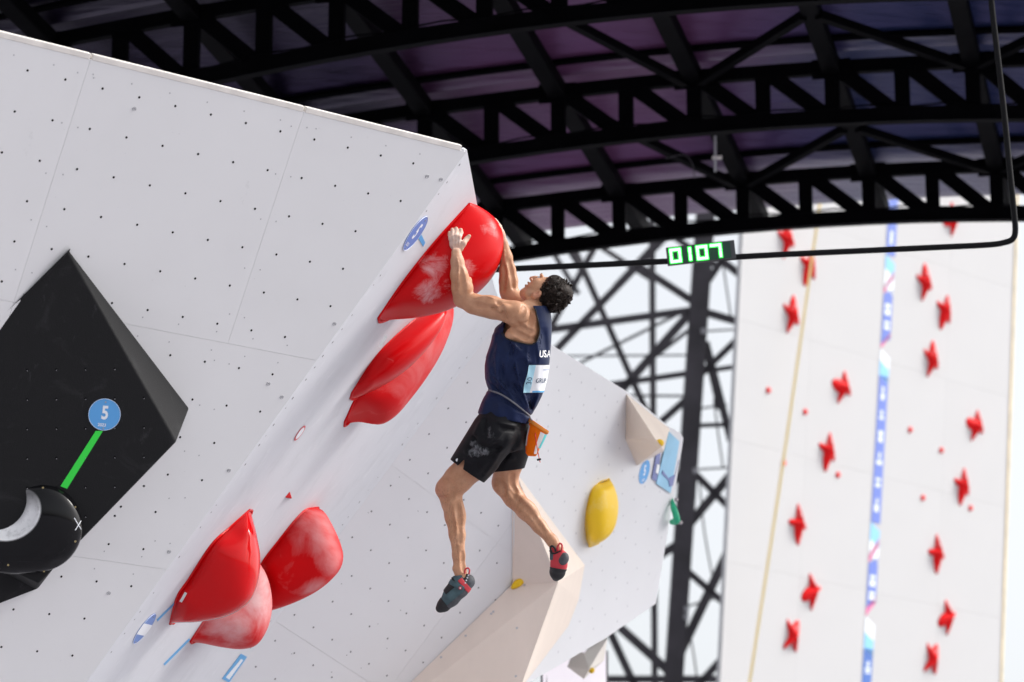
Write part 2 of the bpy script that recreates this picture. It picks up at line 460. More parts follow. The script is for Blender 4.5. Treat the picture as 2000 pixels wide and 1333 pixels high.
for k, t in enumerate(PUR):
    for q in range(3):
        v, f = beam(rp(t, -q * LB - 0.05, zt(t) + 0.0), rp(t, -(q + 1) * LB + 0.05, zt(t) + 0.0), 0.15, 0.13)
        bevel(mk('purlin', v, f, M['black_steel'], canopy), 0.012)
    v, f = beam(rp(t, 0.09, zt(t)), rp(t, 1.30, zt(t) + 0.0), 0.13, 0.15); mk('purlin', v, f, M['black_steel'], canopy)
    if k % 2 == 0 and t > 0:
        for q in range(4):
            for sg in (-1, 1):
                if not (0 <= t + sg * 1.15 <= 6): continue
                for (ds) in ((-LB / 2,) if q < 3 else ()):
                    v, f = beam(rp(t + 0.06 * sg, -q * LB - 0.08, zt(t) - 0.06), rp(t + sg * 1.09, -q * LB + ds, zt(t + sg * 1.15) - 0.06), 0.07, 0.07)
                    mk('wind_brace', v, f, M['black_steel'], canopy)
for q in range(2):
    v, f = beam(rp(-0.01, -q * LB - 0.08, zt(0) - 0.06), rp(-1.04, -(q + 1) * LB + 0.1, zt(-1.1) - 0.06), 0.07, 0.07); mk('wind_brace', v, f, M['black_steel'], canopy)
M['piping'] = mat('pale_piping', (0.30, 0.24, 0.36), 0.4)
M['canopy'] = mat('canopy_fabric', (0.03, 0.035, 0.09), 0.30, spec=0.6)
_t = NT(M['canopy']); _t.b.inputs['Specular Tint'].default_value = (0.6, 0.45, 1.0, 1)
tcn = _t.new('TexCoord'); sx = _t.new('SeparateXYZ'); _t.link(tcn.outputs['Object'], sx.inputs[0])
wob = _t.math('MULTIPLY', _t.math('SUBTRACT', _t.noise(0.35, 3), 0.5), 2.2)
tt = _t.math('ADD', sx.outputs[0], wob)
c1 = _t.mix(_t.ramp(tt, -3.6, -1.6), (0.006, 0.004, 0.012), (0.15, 0.058, 0.14))  # reflected purple sheen painted into the fabric colour, fading to black leftward
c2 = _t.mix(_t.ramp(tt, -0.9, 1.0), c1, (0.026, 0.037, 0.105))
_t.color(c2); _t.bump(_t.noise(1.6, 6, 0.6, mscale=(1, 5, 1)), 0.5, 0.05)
Vc = []; Fc = []; Tn = 44
segs = []
for q in range(3, -1, -1):
    s0, s1 = -q * LB - (0 if q < 3 else 0.6), (-(q - 1) * LB if q > 0 else 1.36)
    nseg = 50 if q > 0 else 10
    for k in range(nseg): segs.append((s0 + (s1 - s0) * k / nseg, k / nseg, q))
segs.append((1.36, 0.0, 0))
for (s, u, q) in segs:
    bul = 0.0
    if q > 0:
        bul = 0.26 * abs(sin(pi * u / 0.86)) ** 0.8 if u < 0.86 else 0.04 * abs(sin(pi * (u - 0.86) / 0.14)) ** 0.8
    for k in range(Tn + 1):
        t = T0 + (T1 - T0) * k / Tn; Vc.append(rp(t, s, zt(t) + 0.14 + bul))
for r in range(len(segs) - 1):
    for k in range(Tn): Fc.append((r * (Tn + 1) + k, r * (Tn + 1) + k + 1, (r + 1) * (Tn + 1) + k + 1, (r + 1) * (Tn + 1) + k))
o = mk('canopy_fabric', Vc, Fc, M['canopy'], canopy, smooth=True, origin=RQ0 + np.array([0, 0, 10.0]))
so = o.modifiers.new('thick', 'SOLIDIFY'); so.thickness = 0.02; so.offset = 1
for q in range(3):
    s = -(q + 1) * LB + 0.86 * LB
    v, f = tube([rp(t, s, zt(t) + 0.115) for t in np.linspace(T0 + 0.1, T1 - 0.1, 40)], 0.03, 8); mk('batten', v, f, M['black_steel'], canopy)
    v, f = tube([rp(t, s + 0.09, zt(t) + 0.142) for t in np.linspace(T0 + 0.1, T1 - 0.1, 40)], 0.018, 8); mk('piping', v, f, M['piping'], canopy)

# node plates, a cable run and a hanging fixture
for q in range(3):
    for t in PUR:
        if -5.8 < t < 5.9:
            v, f = beam(rp(t - 0.16, -q * LB - 0.042, zt(t) - 0.02), rp(t + 0.16, -q * LB - 0.042, zt(t) - 0.02), 0.008, 0.17); mk('gusset_plate', v, f, M['black_steel'], trusses[q])
for q in range(3):
    pts = [rp(t, -q * LB - 0.05, zb(t) + 0.062 + 0.012 * sin(t * 9 + q)) for t in np.linspace(-4, 5, 60)]
    v, f = tube(pts, 0.008, 5); mk('cable_run', v, f, M['black_steel'], trusses[q])
fx = P(1397, 300, 28.0)
fxo = empty('roof_fixture', P(1397, 336, 28.0), 'small pale hanging fixture under the roof above the clock', 'lamp')
v, f = beam(P(1397, 266, 28.0), P(1397, 336, 28.0), 0.022, 0.022); mk('stem', v, f, M['screw'], fxo)
v, f = beam(P(1391, 308, 28.0), P(1410, 308, 28.0), 0.05, 0.02); mk('cross_bar', v, f, M['rim'], fxo)
v, f = tube(bez([P(1300, 310, 28.0), P(1335, 303, 28.0), P(1352, 320, 28.0), P(1357, 350, 28.0)], 6), 0.005, 5); mk('lead', v, f, M['grey_steel'], fxo)

# ------------------------------------------------------------ lattice tower under the roof
DT, DT2 = 47.0, 50.0
tower = empty('lattice_tower', [P(1330, 1000, DT)[0], P(1330, 1000, DT)[1], 0], 'tall dark grey steel lattice tower with crossed braces between both climbing walls', 'lattice tower')
def tm(name, a, b_, w, d=DT, th=0.12, mat_='grey_steel'):
    wm = 0.98 * w * d / FPX
    v, f = beam(P(*a, d), P(*b_, d), wm, th, FW); bevel(mk(name, v, f, M[mat_], tower), min(0.006, wm / 4), 1)
colb = P(1315, 1333, DT); colt = P(1379, 400, DT); dirc = nrm(colt - colb)
v, f = beam(colb - dirc * (colb[2] / dirc[2]), colt + dirc * 0.9, 0.27, 0.25, FW); bevel(mk('column', v, f, M['grey_steel'], tower), 0.012)
v, f = beam((P(1273, 1333, DT2)[0], P(1273, 1333, DT2)[1], 0), P(1273, 400, DT2), 0.095, 0.1, FW); mk('column', v, f, M['grey_steel'], tower)
for (px0, px1, pt_) in ((880, 930, 520), (1452, 1478, 440)):
    b0_ = P(px0, 1333, DT); t0_ = P(px1, pt_, DT); dr = nrm(t0_ - b0_); v, f = beam(b0_ - dr * (b0_[2] / dr[2]), t0_, 0.2, 0.2, FW); bevel(mk('column', v, f, M['grey_steel'], tower), 0.01)
for a, b_, w in (((1310, 452), (1080, 690), 15), ((1241, 516), (1358, 592), 15), ((930, 664), (1362, 605), 15), ((1350, 609), (1200, 778), 17),
                 ((1190, 752), (1356, 728), 12), ((1280, 834), (1352, 770), 14), ((1372, 566), (1420, 494), 13), ((1404, 505), (1470, 556), 15),
                 ((1366, 607), (1470, 637), 16), ((1370, 650), (1404, 800), 9), ((1378, 668), (1428, 862), 15), ((1352, 748), (1470, 634), 13),
                 ((1358, 728), (1470, 712), 10), ((1350, 832), (1470, 828), 9), ((1340, 1032), (1450, 900), 17), ((1350, 918), (1450, 1018), 14),
                 ((1334, 1108), (1430, 1192), 14), ((1440, 1040), (1316, 1302), 18), ((1210, 1225), (1318, 1322), 18), ((1190, 1232), (1240, 1340), 16),
                 ((1150, 1327), (1450, 1327), 14), ((1330, 1376), (1440, 1254), 14), ((1346, 1048), (1270, 1098), 16), ((1356, 892), (1270, 990), 14), ((1300, 452), (1400, 520), 12), ((1090, 455), (1145, 540), 12)):
    tm('brace', a, b_, w)
for a, b_, w in (((1115, 472), (1275, 832), 13), ((1345, 604), (1120, 716), 6), ((1070, 650), (1180, 450), 13), ((1060, 460), (1130, 575), 10), ((1150, 468), (1275, 548), 10), ((1200, 560), (1275, 480), 9), ((1275, 700), (1352, 640), 8)):
    tm('brace', a, b_, w, DT2, 0.1)
for a, b_, w in (((1085, 696), (1358, 694), 4), ((1215, 773), (1354, 774), 5), ((1368, 648), (1450, 643), 4), ((1350, 918), (1450, 912), 4), ((1358, 800), (1420, 790), 4), ((1330, 1188), (1400, 1168), 4)):
    tm('tie_rod', a, b_, w, DT, 0.03)
for pts in (((1412, 515), (1420, 570), (1429, 630)), ((1394, 780), (1403, 850), (1412, 912)), ((1366, 940), (1376, 1040), (1394, 1140)), ((1350, 1250), (1358, 1300), (1362, 1340))):
    v, f = tube(bez([P(*q, DT) for q in pts], 6), 0.014, 6); mk('cable', v, f, M['grey_steel'], tower)
for (px, py) in ((1374, 647), (1358, 920), (1341, 1190), (1340, 1205)):
    c = P(px, py, DT - 0.15); v, f = beam(c - UPV * 0.04, c + UPV * 0.04, 0.07, 0.06, FW); bevel(mk('bracket', v, f, M['screw'], tower), 0.008)

# ------------------------------------------------------------ hanging pipe and clock
PD = 20.0
M['pipe'] = mat('black_pipe', (0.004, 0.004, 0.005), 0.4, spec=0.15)
pts = bez([P(1925, -140, PD), P(1936, 0, PD), P(1948, 105, PD), P(1960, 210, PD), P(1971, 320, PD), P(1981, 420, PD), P(1983, 452, PD), P(1978, 467, PD), P(1962, 474, PD), P(1925, 479, PD), P(1800, 485, PD), P(1500, 499, PD), P(1300, 511, PD), P(1010, 525, PD), P(900, 530, PD)], 8)
v, f = tube(pts, 0.0185, 14); pipe = mk('suspension_pipe', v, f, M['pipe'], smooth=True)
tag(pipe, 'black bent pipe hanging from the roof and carrying the green clock', 'pipe')
clk = empty('countdown_clock', P(1366, 520, PD), 'black digital countdown clock showing green 0107 on the hanging pipe', 'clock')
K0 = P(1301, 484, PD - 0.03); Kx = (P(1434, 469, PD - 0.03) - K0); KW = np.linalg.norm(Kx); Kx = Kx / KW
Ky0 = P(1303, 519, PD - 0.03) - K0; Ky0 = Ky0 - Kx * (Ky0 @ Kx); KH = np.linalg.norm(Ky0); Ky = Ky0 / KH
Kz = np.cross(Kx, Ky); Kz = Kz if Kz @ FW < 0 else -Kz
def kp(x, y, z=0): return K0 + Kx * x * KW + Ky * y * KH + Kz * z
M['clock_case'] = mat('clock_case', (0.05, 0.055, 0.06), 0.4)
M['clock_face'] = mat('clock_face', (0.008, 0.05, 0.03), 0.3)  # green spill from the digits painted into the face colour
M['led_glow'] = mat('green_led_glow', (0.0, 0.3, 0.02), 0.4, emit=(0.004, 0.52, 0.015), estr=0.8)  # emissive backing that stands in for the bloom around the digits
M['led'] = mat('green_led', (0.1, 0.9, 0.3), 0.4, emit=(0.20, 1.0, 0.24), estr=3.2)
v, f = prism([kp(0, 0), kp(1, 0), kp(1, 1.04), kp(0, 1.04)], -Kz * 0.06); bevel(fix_normals(mk('case', v, f, M['clock_case'], clk)), 0.004)
v, f = prism([kp(0.02, 0.06, 0.004), kp(0.93, 0.06, 0.004), kp(0.93, 0.96, 0.004), kp(0.02, 0.96, 0.004)], -Kz * 0.003); fix_normals(mk('face', v, f, M['clock_face'], clk))
SEG = {'0': 'abcdef', '1': 'bc', '7': 'abc'}
def seg_poly(c, x0, w, y0, h):
    t = 0.038; tv = 0.15
    xm = x0 + w; ym = y0 + h / 2; yb = y0 + h
    return {'a': (x0, xm, y0, y0 + tv), 'd': (x0, xm, yb - tv, yb), 'f': (x0, x0 + t, y0 + .03, ym - .01), 'b': (xm - t, xm, y0 + .03, ym - .01),
            'e': (x0, x0 + t, ym + .01, yb - .03), 'c': (xm - t, xm, ym + .01, yb - .03)}[c]
for ch, x0 in (('0', 0.04), ('1', 0.190), ('0', 0.430), ('7', 0.635)):
    parts = []
    for c in SEG[ch]:
        a0, a1, b0, b1 = seg_poly(c, x0, 0.165, 0.10, 0.80)
        parts.append(prism([kp(a0, b0, 0.010), kp(a1, b0, 0.010), kp(a1, b1, 0.010), kp(a0, b1, 0.010)], -Kz * 0.004))
    v, f = merge(parts); dg_o = fix_normals(mk('digit', v, f, M['led'], clk))
    parts = []
    for c in SEG[ch]:
        a0, a1, b0, b1 = seg_poly(c, x0, 0.165, 0.10, 0.80); ga, gb = 0.014, 0.055
        parts.append(prism([kp(a0 - ga, b0 - gb, 0.0052), kp(a1 + ga, b0 - gb, 0.0052), kp(a1 + ga, b1 + gb, 0.0052), kp(a0 - ga, b1 + gb, 0.0052)], -Kz * 0.001))
    for k_, (v_, f_) in enumerate(parts): parts[k_] = ([np.asarray(q) + Kz * 0.0002 * k_ for q in v_], f_)
    v, f = merge(parts); fix_normals(mk('green_halo', v, f, M['led_glow'], dg_o))
for x in (0.1, 0.9):
    v, f = tube([kp(x, 0.3, -0.05), kp(x, 0.8, -0.05)], 0.03, 8); mk('clamp', v, f, M['clock_case'], clk)

# ------------------------------------------------------------ speed wall
TH = radians(46); SH = np.array([cos(TH), sin(TH), 0]); SN0 = np.array([sin(TH), -cos(TH), 0]); OV = radians(5)
SV = np.array([0, 0, 1]) * cos(OV) + SN0 * sin(OV); SWN = SN0 * cos(OV) - np.array([0, 0, 1]) * sin(OV)
SQ = P(1690, 880, 44.0)
def W_px(px, py, off=0.0): return onplane(px, py, SQ, SWN) + SWN * off
swl = empty('speed_wall', (SQ[0], SQ[1], 0.0), 'tall white speed climbing wall with two lanes of red holds at right', 'climbing wall')
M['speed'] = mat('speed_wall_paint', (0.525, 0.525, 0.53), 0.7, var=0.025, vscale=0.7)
M['speed_edge'] = mat('raw_plywood_edge', (0.80, 0.66, 0.40), 0.7, var=0.15, vscale=4)
u0 = (W_px(1428, 900) - SQ) @ SH; u1 = (W_px(1968, 900) - SQ) @ SH
vb = -SQ[2] / SV[2] + 0.05; vt = (W_px(1700, 250) - SQ) @ SV
def WP(u, v_, off=0.0): return SQ + SH * u + SV * v_ + SWN * off
ncol, nrow = 4, 10
for i in range(ncol):
    for j in range(nrow):
        a0 = u0 + (u1 - u0) * i / ncol + 0.001; a1 = u0 + (u1 - u0) * (i + 1) / ncol - 0.001
        b0 = vb + (vt - vb) * j / nrow + 0.001; b1 = vb + (vt - vb) * (j + 1) / nrow - 0.001
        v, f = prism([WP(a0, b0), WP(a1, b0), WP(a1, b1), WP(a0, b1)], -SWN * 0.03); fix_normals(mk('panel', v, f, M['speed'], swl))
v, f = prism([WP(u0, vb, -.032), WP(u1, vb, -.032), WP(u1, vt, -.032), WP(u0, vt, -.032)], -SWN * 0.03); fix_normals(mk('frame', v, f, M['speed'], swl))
v, f = beam(WP(u1 + 0.02, vb, -0.02), WP(u1 + 0.02, vt, -0.02), 0.04, 0.07, SWN); mk('edge_strip', v, f, M['speed_edge'], swl)
# printed strip between the lanes
MB_ = {'b': mat('print_blue', (0.13, 0.20, 0.60), 0.5), 'l': mat('print_light_blue', (0.25, 0.58, 0.90), 0.5), 'w': mat('print_white', (0.80, 0.86, 0.92), 0.5),
       'p': mat('print_pink', (0.75, 0.16, 0.36), 0.5), 'd': mat('print_deep_blue', (0.06, 0.16, 0.50), 0.5)}
strip = []; smi = []; keys = list(MB_)
def st_uv(y, x_off):                          # strip axis through the photograph's line, in wall metres
    x = 1742 + (1692 - 1742) * (y - 440) / 893.0
    X = W_px(x, y); return (X - SQ) @ SH + x_off, (X - SQ) @ SV
SWH = 0.10
def st_poly(ya, yb_, key, sk=0.0, xa=-1, xb=1):
    ua, va = st_uv(ya, 0); ub, vb_ = st_uv(yb_, 0)
    pts = [WP(ua + xa * SWH, va + sk * 0.0, 0.006), WP(ua + xb * SWH, va - sk, 0.006), WP(ub + xb * SWH, vb_ - sk, 0.006), WP(ub + xa * SWH, vb_, 0.006)]
    strip.append((pts, [(3, 2, 1, 0)])); smi.append(keys.index(key))
period = [(0, 28, 'w'), (28, 58, 'b'), (58, 76, 'b'), (76, 96, 'b'), (96, 122, 'b'), (122, 150, 'w'), (150, 178, 'l'), (178, 330, 'b')]
for base in (250, 522, 690, 968, 1186):
    pass
def layer(segs_):
    for (a, b_, k, sk) in segs_: st_poly(a, b_, k, sk)
S_ = []
for y0 in (530, 675, 1050, 1205):             # white bands with slanted light-blue and pink neighbours
    pass
layer([(330, 500, 'b', 0), (500, 527, 'l', .1), (527, 562, 'w', .1), (562, 577, 'p', -.25), (577, 675, 'b', -.1), (675, 684, 'p', -.2), (684, 706, 'w', .1), (706, 735, 'l', .1),
       (735, 1022, 'b', 0), (1022, 1055, 'l', .1), (1055, 1085, 'w', .1), (1085, 1102, 'p', -.25), (1102, 1190, 'b', -.1), (1190, 1206, 'p', -.2), (1206, 1236, 'w', .1), (1236, 1268, 'l', .1), (1268, 1500, 'd', 0)])
v, f = merge(strip); mk('printed_strip', v, f, [MB_[k] for k in keys], swl, mids=smi)
marks = []
for (a, b_, xa, xb) in ((452, 478, -.35, .2), (594, 602, -.6, .6), (605, 616, -.6, .6), (628, 634, -.6, .6), (637, 644, -.6, .6), (756, 766, -.3, .2), (768, 782, -.4, .3), (802, 812, -.3, .2), (814, 820, -.5, .4),
                        (842, 852, -.5, .5), (854, 864, -.5, .5), (884, 898, -.2, .2), (900, 908, -.6, .6), (934, 940, -.5, .5), (944, 952, -.5, .5), (974, 984, -.2, .2), (986, 1000, -.5, .4),
                        (1124, 1130, -.6, .6), (1133, 1146, -.6, .6), (1156, 1162, -.6, .6), (1164, 1172, -.6, .6), (1292, 1302, -.2, .3), (1304, 1310, -.5, .6), (1312, 1316, -.5, .6)):
    ua, va = st_uv(a, 0); ub, vb_ = st_uv(b_, 0)
    marks.append(([WP(ua + xa * SWH, va, 0.0095), WP(ua + xb * SWH, va, 0.0095), WP(ub + xb * SWH, vb_, 0.0095), WP(ub + xa * SWH, vb_, 0.0095)], [(3, 2, 1, 0)]))
v, f = merge(marks); mk('printed_lettering', v, f, MB_['w'], swl)

# speed holds: one shape, turned on the wall, in both lanes
M['red_speed'] = mat('red_resin_chalked', (0.84, 0.012, 0.014), 0.5, spec=0.15)
_t = NT(M['red_speed']); gm = _t.new('TexCoord'); sx = _t.new('SeparateXYZ'); _t.link(gm.outputs['Object'], sx.inputs[0])
_t.color(_t.mix(_t.ramp(_t.noise(9, 5), 0.56, 0.72, 0, 0.7), (0.84, 0.012, 0.014), (0.80, 0.45, 0.45)))
def speed_mesh(rot=0.0, sx=1.0, sy=1.3):
    arms = [(0, 0.235, 0.095), (70, 0.22, 0.042), (170, 0.225, 0.040), (262, 0.20, 0.046)]
    n = 72; R = []
    for k in range(n):
        a = 360.0 * k / n; r = 0.060
        for (ang, L, w) in arms:
            da = (a - ang + 180) % 360 - 180
            rad = abs(math.radians(da))
            s = L / math.sqrt(1 + (rad * L / w) ** 2 * 1.3) if rad < 1.5 else 0
            r = max(r, s)
        R.append(r)
    R = np.array(R); R = (R + np.roll(R, 1) + np.roll(R, -1)) / 3
    v = []; f = []; K = 7
    for q in range(K):
        fr = 1 - q / K; h = 0.12 * (1 - fr ** 1.2) if q else 0.0
        for k in range(n):
            a = 2 * pi * k / n; v.append((R[k] * fr * cos(a), R[k] * fr * sin(a), h))
    v.append((0, 0, 0.12)); c = len(v) - 1
    for q in range(K - 1):
        for k in range(n): f.append((q * n + k, q * n + (k + 1) % n, (q + 1) * n + (k + 1) % n, (q + 1) * n + k))
    for k in range(n): f.append(((K - 1) * n + k, (K - 1) * n + (k + 1) % n, c))
    f.append(tuple(range(n - 1, -1, -1)))
    cr_, sr_ = cos(radians(rot)), sin(radians(rot)); v = [((a * cr_ - b * sr_) * sx, (a * sr_ + b * cr_) * sy, c_) for (a, b, c_) in v]
    me = bpy.data.meshes.new('speed_hold'); me.from_pydata(v, [], f); me.materials.append(M['red_speed'])
    me.polygons.foreach_set('use_smooth', np.ones(len(me.polygons), bool)); me.update(); return me
SMD = {}
SF = Matrix((SH, SV, SWN)).transposed()
lane = [((1535, 470), 90), ((1578, 520), 255), ((1545, 618), 80), ((1645, 757), 175), ((1615, 880), 265), ((1557, 1022), 280), ((1585, 1155), 205), ((1545, 1245), 50)]
rank = ['topmost', 'second from the top', 'third from the top', 'fourth from the top', 'fifth from the top', 'sixth from the top', 'seventh from the top', 'lowest']
posR = [(1805, 555), (1843, 607), (1818, 705), (1905, 832), (1878, 948), (1828, 1080), (1850, 1205), (1818, 1290)]
def shold(px, py, rot, label):
    if rot not in SMD: SMD[rot] = speed_mesh(rot)
    o = bpy.data.objects.new('speed_hold', SMD[rot]); COL.objects.link(o); o.location = W_px(px, py, 0.0005).tolist()
    o.rotation_euler = SF.to_euler()
    tag(o, label, 'climbing hold', 'red speed holds')
for k, ((p, r), w) in enumerate(zip(lane, rank)):
    shold(*p, r, 'left-lane red speed hold, ' + w + ' of those below the truss')
for k, (p, (_, r), w) in enumerate(zip(posR, lane, rank)):
    shold(*p, r, 'right-lane red speed hold, ' + w + ' of those below the pipe')
shold(1860, 428, 200, 'red hold in the right lane of the speed wall half hidden behind the truss')
FM = None
foot = [((1500, 763), 'left lane, nearest the left edge of the wall'), ((1572, 805), 'left lane, near the yellow strap'), ((1636, 928), 'left lane, beside the fifth hold'), ((1530, 905), 'left lane, right behind the yellow strap'),
        ((1777, 840), 'right lane, just right of the blue strip, upper'), ((1838, 880), 'right lane, above the fifth hold'), ((1895, 993), 'right lane, below the fifth hold'), ((1802, 973), 'right lane, just right of the blue strip, lower')]
v = []; f = []
for q in range(5):
    fr = cos(q / 5 * pi / 2); h = 0.035 * sin(q / 5 * pi / 2)
    for k in range(14): a = 2 * pi * k / 14; v.append((0.042 * fr * cos(a) * (1 + .12 * cos(3 * a)), 0.042 * fr * sin(a), h))
for q in range(4):
    for k in range(14): f.append((q * 14 + k, q * 14 + (k + 1) % 14, (q + 1) * 14 + (k + 1) % 14, (q + 1) * 14 + k))
f.append(tuple(range(4 * 14, 5 * 14))); f.append(tuple(range(13, -1, -1)))
FM = bpy.data.meshes.new('foot_hold'); FM.from_pydata(v, [], f); FM.materials.append(M['red_speed']); FM.update()
for (p, l) in foot:
    o = bpy.data.objects.new('foot_hold', FM); COL.objects.link(o); o.location = W_px(*p, 0.0005).tolist(); o.rotation_euler = SF.to_euler()
    tag(o, 'small round red foothold, ' + l, 'climbing hold', 'small red footholds')
# safety strap
M['strap'] = mat('yellow_webbing', (0.90, 0.70, 0.30), 0.6)
sp = [CAM + (W_px(x_, y_) - CAM) * k_ for (x_, y_, k_) in ((1603, 390, 0.992), (1594, 450, 0.990), (1530, 900, 0.984), (1463, 1340, 0.978), (1395, 1790, 0.972))]
pv = []; pf = []
for k, p in enumerate(bez(sp, 6)):
    pv += [p - RT * 0.018, p + RT * 0.018, p + RT * 0.018 + FW * 0.004, p - RT * 0.018 + FW * 0.004]
nn = len(pv) // 4
for k in range(nn - 1):
    for e in range(4): e2 = (e + 1) % 4; pf.append((k * 4 + e, k * 4 + e2, (k + 1) * 4 + e2, (k + 1) * 4 + e))
pf += [(3, 2, 1, 0), tuple(range(4 * nn - 4, 4 * nn))]
tag(mk('safety_strap', pv, pf, M['strap']), 'thin yellow safety strap hanging down in front of the speed wall', 'strap')
# ------------------------------------------------------------ implicit-surface tools (smooth unions on a voxel grid, surface nets)
class Field:
    def __init__(s, lo, hi, h, big=40.0):
        s.lo = np.asarray(lo, float); s.h = h
        s.n = np.ceil((np.asarray(hi, float) - s.lo) / h).astype(int) + 1
        s.v = np.full(s.n, big, np.float32); s.big = big
    def axes(s, a, b):
        i0 = np.clip(np.floor((np.asarray(a) - s.lo) / s.h).astype(int), 0, s.n - 1); i1 = np.clip(np.ceil((np.asarray(b) - s.lo) / s.h).astype(int) + 1, 1, s.n)
        sl = tuple(slice(int(p), int(q)) for p, q in zip(i0, i1))
        x, y, z = [(s.lo[k] + s.h * np.arange(i0[k], i1[k])).astype(np.float32) for k in range(3)]
        return sl, x[:, None, None], y[None, :, None], z[None, None, :]
    def put(s, sl, d, k, op):
        o = s.v[sl]
        if op == 'add':
            if k > 0:
                hh = np.maximum(k - np.abs(o - d), 0) / k; s.v[sl] = np.minimum(o, d) - hh * hh * k * 0.25
            else: s.v[sl] = np.minimum(o, d)
        else:
            d = -d
            if k > 0:
                hh = np.maximum(k - np.abs(o - d), 0) / k; s.v[sl] = np.maximum(o, d) + hh * hh * k * 0.25
            else: s.v[sl] = np.maximum(o, d)
    def cone(s, a, b, ra, rb, k=6, op='add'):
        a = np.asarray(a, float); b = np.asarray(b, float); m = max(ra, rb) + k + 4
        sl, x, y, z = s.axes(np.minimum(a, b) - m, np.maximum(a, b) + m)
        d = b - a; L = max(d @ d, 1e-6)
        t = np.clip(((x - a[0]) * d[0] + (y - a[1]) * d[1] + (z - a[2]) * d[2]) / L, 0, 1)
        r = ra + (rb - ra) * t
        D = np.sqrt((x - a[0] - t * d[0]) ** 2 + (y - a[1] - t * d[1]) ** 2 + (z - a[2] - t * d[2]) ** 2) - r
        s.put(sl, D, k, op)
    def chain(s, pts, k=6, op='add'):
        for (p, q) in zip(pts, pts[1:]): s.cone(p[:3], q[:3], p[3], q[3], k, op)
    def ell(s, c, r, axes=None, k=6, op='add'):
        c = np.asarray(c, float); r = np.asarray(r, float); m = r.max() + k + 4
        sl, x, y, z = s.axes(c - m, c + m)
        A = np.eye(3) if axes is None else np.asarray(axes, float)
        p = [((x - c[0]) * A[i][0] + (y - c[1]) * A[i][1] + (z - c[2]) * A[i][2]) for i in range(3)]
        k0 = np.sqrt(sum((p[i] / r[i]) ** 2 for i in range(3))); k1 = np.sqrt(sum((p[i] / r[i] ** 2) ** 2 for i in range(3)))
        D = k0 * (k0 - 1) / np.maximum(k1, 1e-5)
        s.put(sl, D, k, op)
    def full(s): return s.axes(s.lo, s.lo + s.h * (s.n - 1))
    def mesh(s, smooth=1):
        v = s.v; neg = v < 0
        nx, ny, nz = v.shape
        cnt = np.zeros((nx - 1, ny - 1, nz - 1), np.int8)
        for dx in (0, 1):
            for dy in (0, 1):
                for dz in (0, 1): cnt += neg[dx:nx - 1 + dx, dy:ny - 1 + dy, dz:nz - 1 + dz]
        act = np.argwhere((cnt > 0) & (cnt < 8))
        idx = np.full(cnt.shape, -1, np.int32); idx[act[:, 0], act[:, 1], act[:, 2]] = np.arange(len(act))
        off = np.array([(a, b, c) for a in (0, 1) for b in (0, 1) for c in (0, 1)])
        cv = np.stack([v[act[:, 0] + o[0], act[:, 1] + o[1], act[:, 2] + o[2]] for o in off], 1)
        acc = np.zeros((len(act), 3)); num = np.zeros(len(act))
        for i in range(8):
            for j in range(i + 1, 8):
                if np.abs(off[i] - off[j]).sum() != 1: continue
                a, b = cv[:, i], cv[:, j]; m = (a < 0) != (b < 0)
                t = np.where(m, a / np.where(m, a - b, 1), 0)
                acc += m[:, None] * (off[i] + t[:, None] * (off[j] - off[i])); num += m
        V = s.lo + s.h * (act + acc / num[:, None])
        F = []
        for ax in range(3):
            sh = [slice(None)] * 3; sh2 = [slice(None)] * 3; sh[ax] = slice(0, -1); sh2[ax] = slice(1, None)
            e = np.argwhere(neg[tuple(sh)] != neg[tuple(sh2)])
            o1, o2 = [(1, 2), (2, 0), (0, 1)][ax]
            e = e[(e[:, o1] > 0) & (e[:, o2] > 0) & (e[:, o1] < v.shape[o1] - 1) & (e[:, o2] < v.shape[o2] - 1)]
            def cell(d1, d2):
                c = e.copy(); c[:, o1] -= d1; c[:, o2] -= d2; return idx[c[:, 0], c[:, 1], c[:, 2]]
            q = np.stack([cell(1, 1), cell(0, 1), cell(0, 0), cell(1, 0)], 1)
            flip = ~neg[e[:, 0], e[:, 1], e[:, 2]]
            q[flip] = q[flip][:, ::-1]; F.append(q)
        F = np.vstack(F); F = F[(F >= 0).all(1)]
        for _ in range(smooth):
            acc = np.zeros_like(V); num = np.zeros(len(V))
            for k in range(4):
                a, b = F[:, k], F[:, (k + 1) % 4]
                np.add.at(acc, a, V[b]); np.add.at(num, a, 1); np.add.at(acc, b, V[a]); np.add.at(num, b, 1)
            V = 0.45 * V + 0.55 * acc / np.maximum(num, 1)[:, None]
        return V, F
def poly2d(xs, ys, poly):                     # signed distance to a 2D polygon on a grid (negative inside)
    X, Y = np.meshgrid(xs, ys, indexing='ij'); D = np.full(X.shape, 1e9); ins = np.zeros(X.shape, bool)
    n = len(poly)
    for i in range(n):
        (ax, ay), (bx, by) = poly[i], poly[(i + 1) % n]
        ex, ey = bx - ax, by - ay; wx, wy = X - ax, Y - ay
        t = np.clip((wx * ex + wy * ey) / (ex * ex + ey * ey + 1e-9), 0, 1)
        D = np.minimum(D, (wx - ex * t) ** 2 + (wy - ey * t) ** 2)
        c = ((ay <= Y) & (by > Y)) | ((by <= Y) & (ay > Y))
        ins ^= c & (X < ax + (Y - ay) / np.where(by == ay, 1e-9, by - ay) * ex)
    D = np.sqrt(D); return np.where(ins, -D, D)
class Frame:                                  # local pixel-sized units (x right, y down, z away) about a point in the scene
    def __init__(s, px, py, d): s.c = np.array([px, py, 0.0]); s.o = P(px, py, d); s.m = d / FPX
    def w(s, q):
        q = np.asarray(q, float) - s.c
        return s.o + s.m * (q[..., 0:1] * RT - q[..., 1:2] * UPV + q[..., 2:3] * FW)
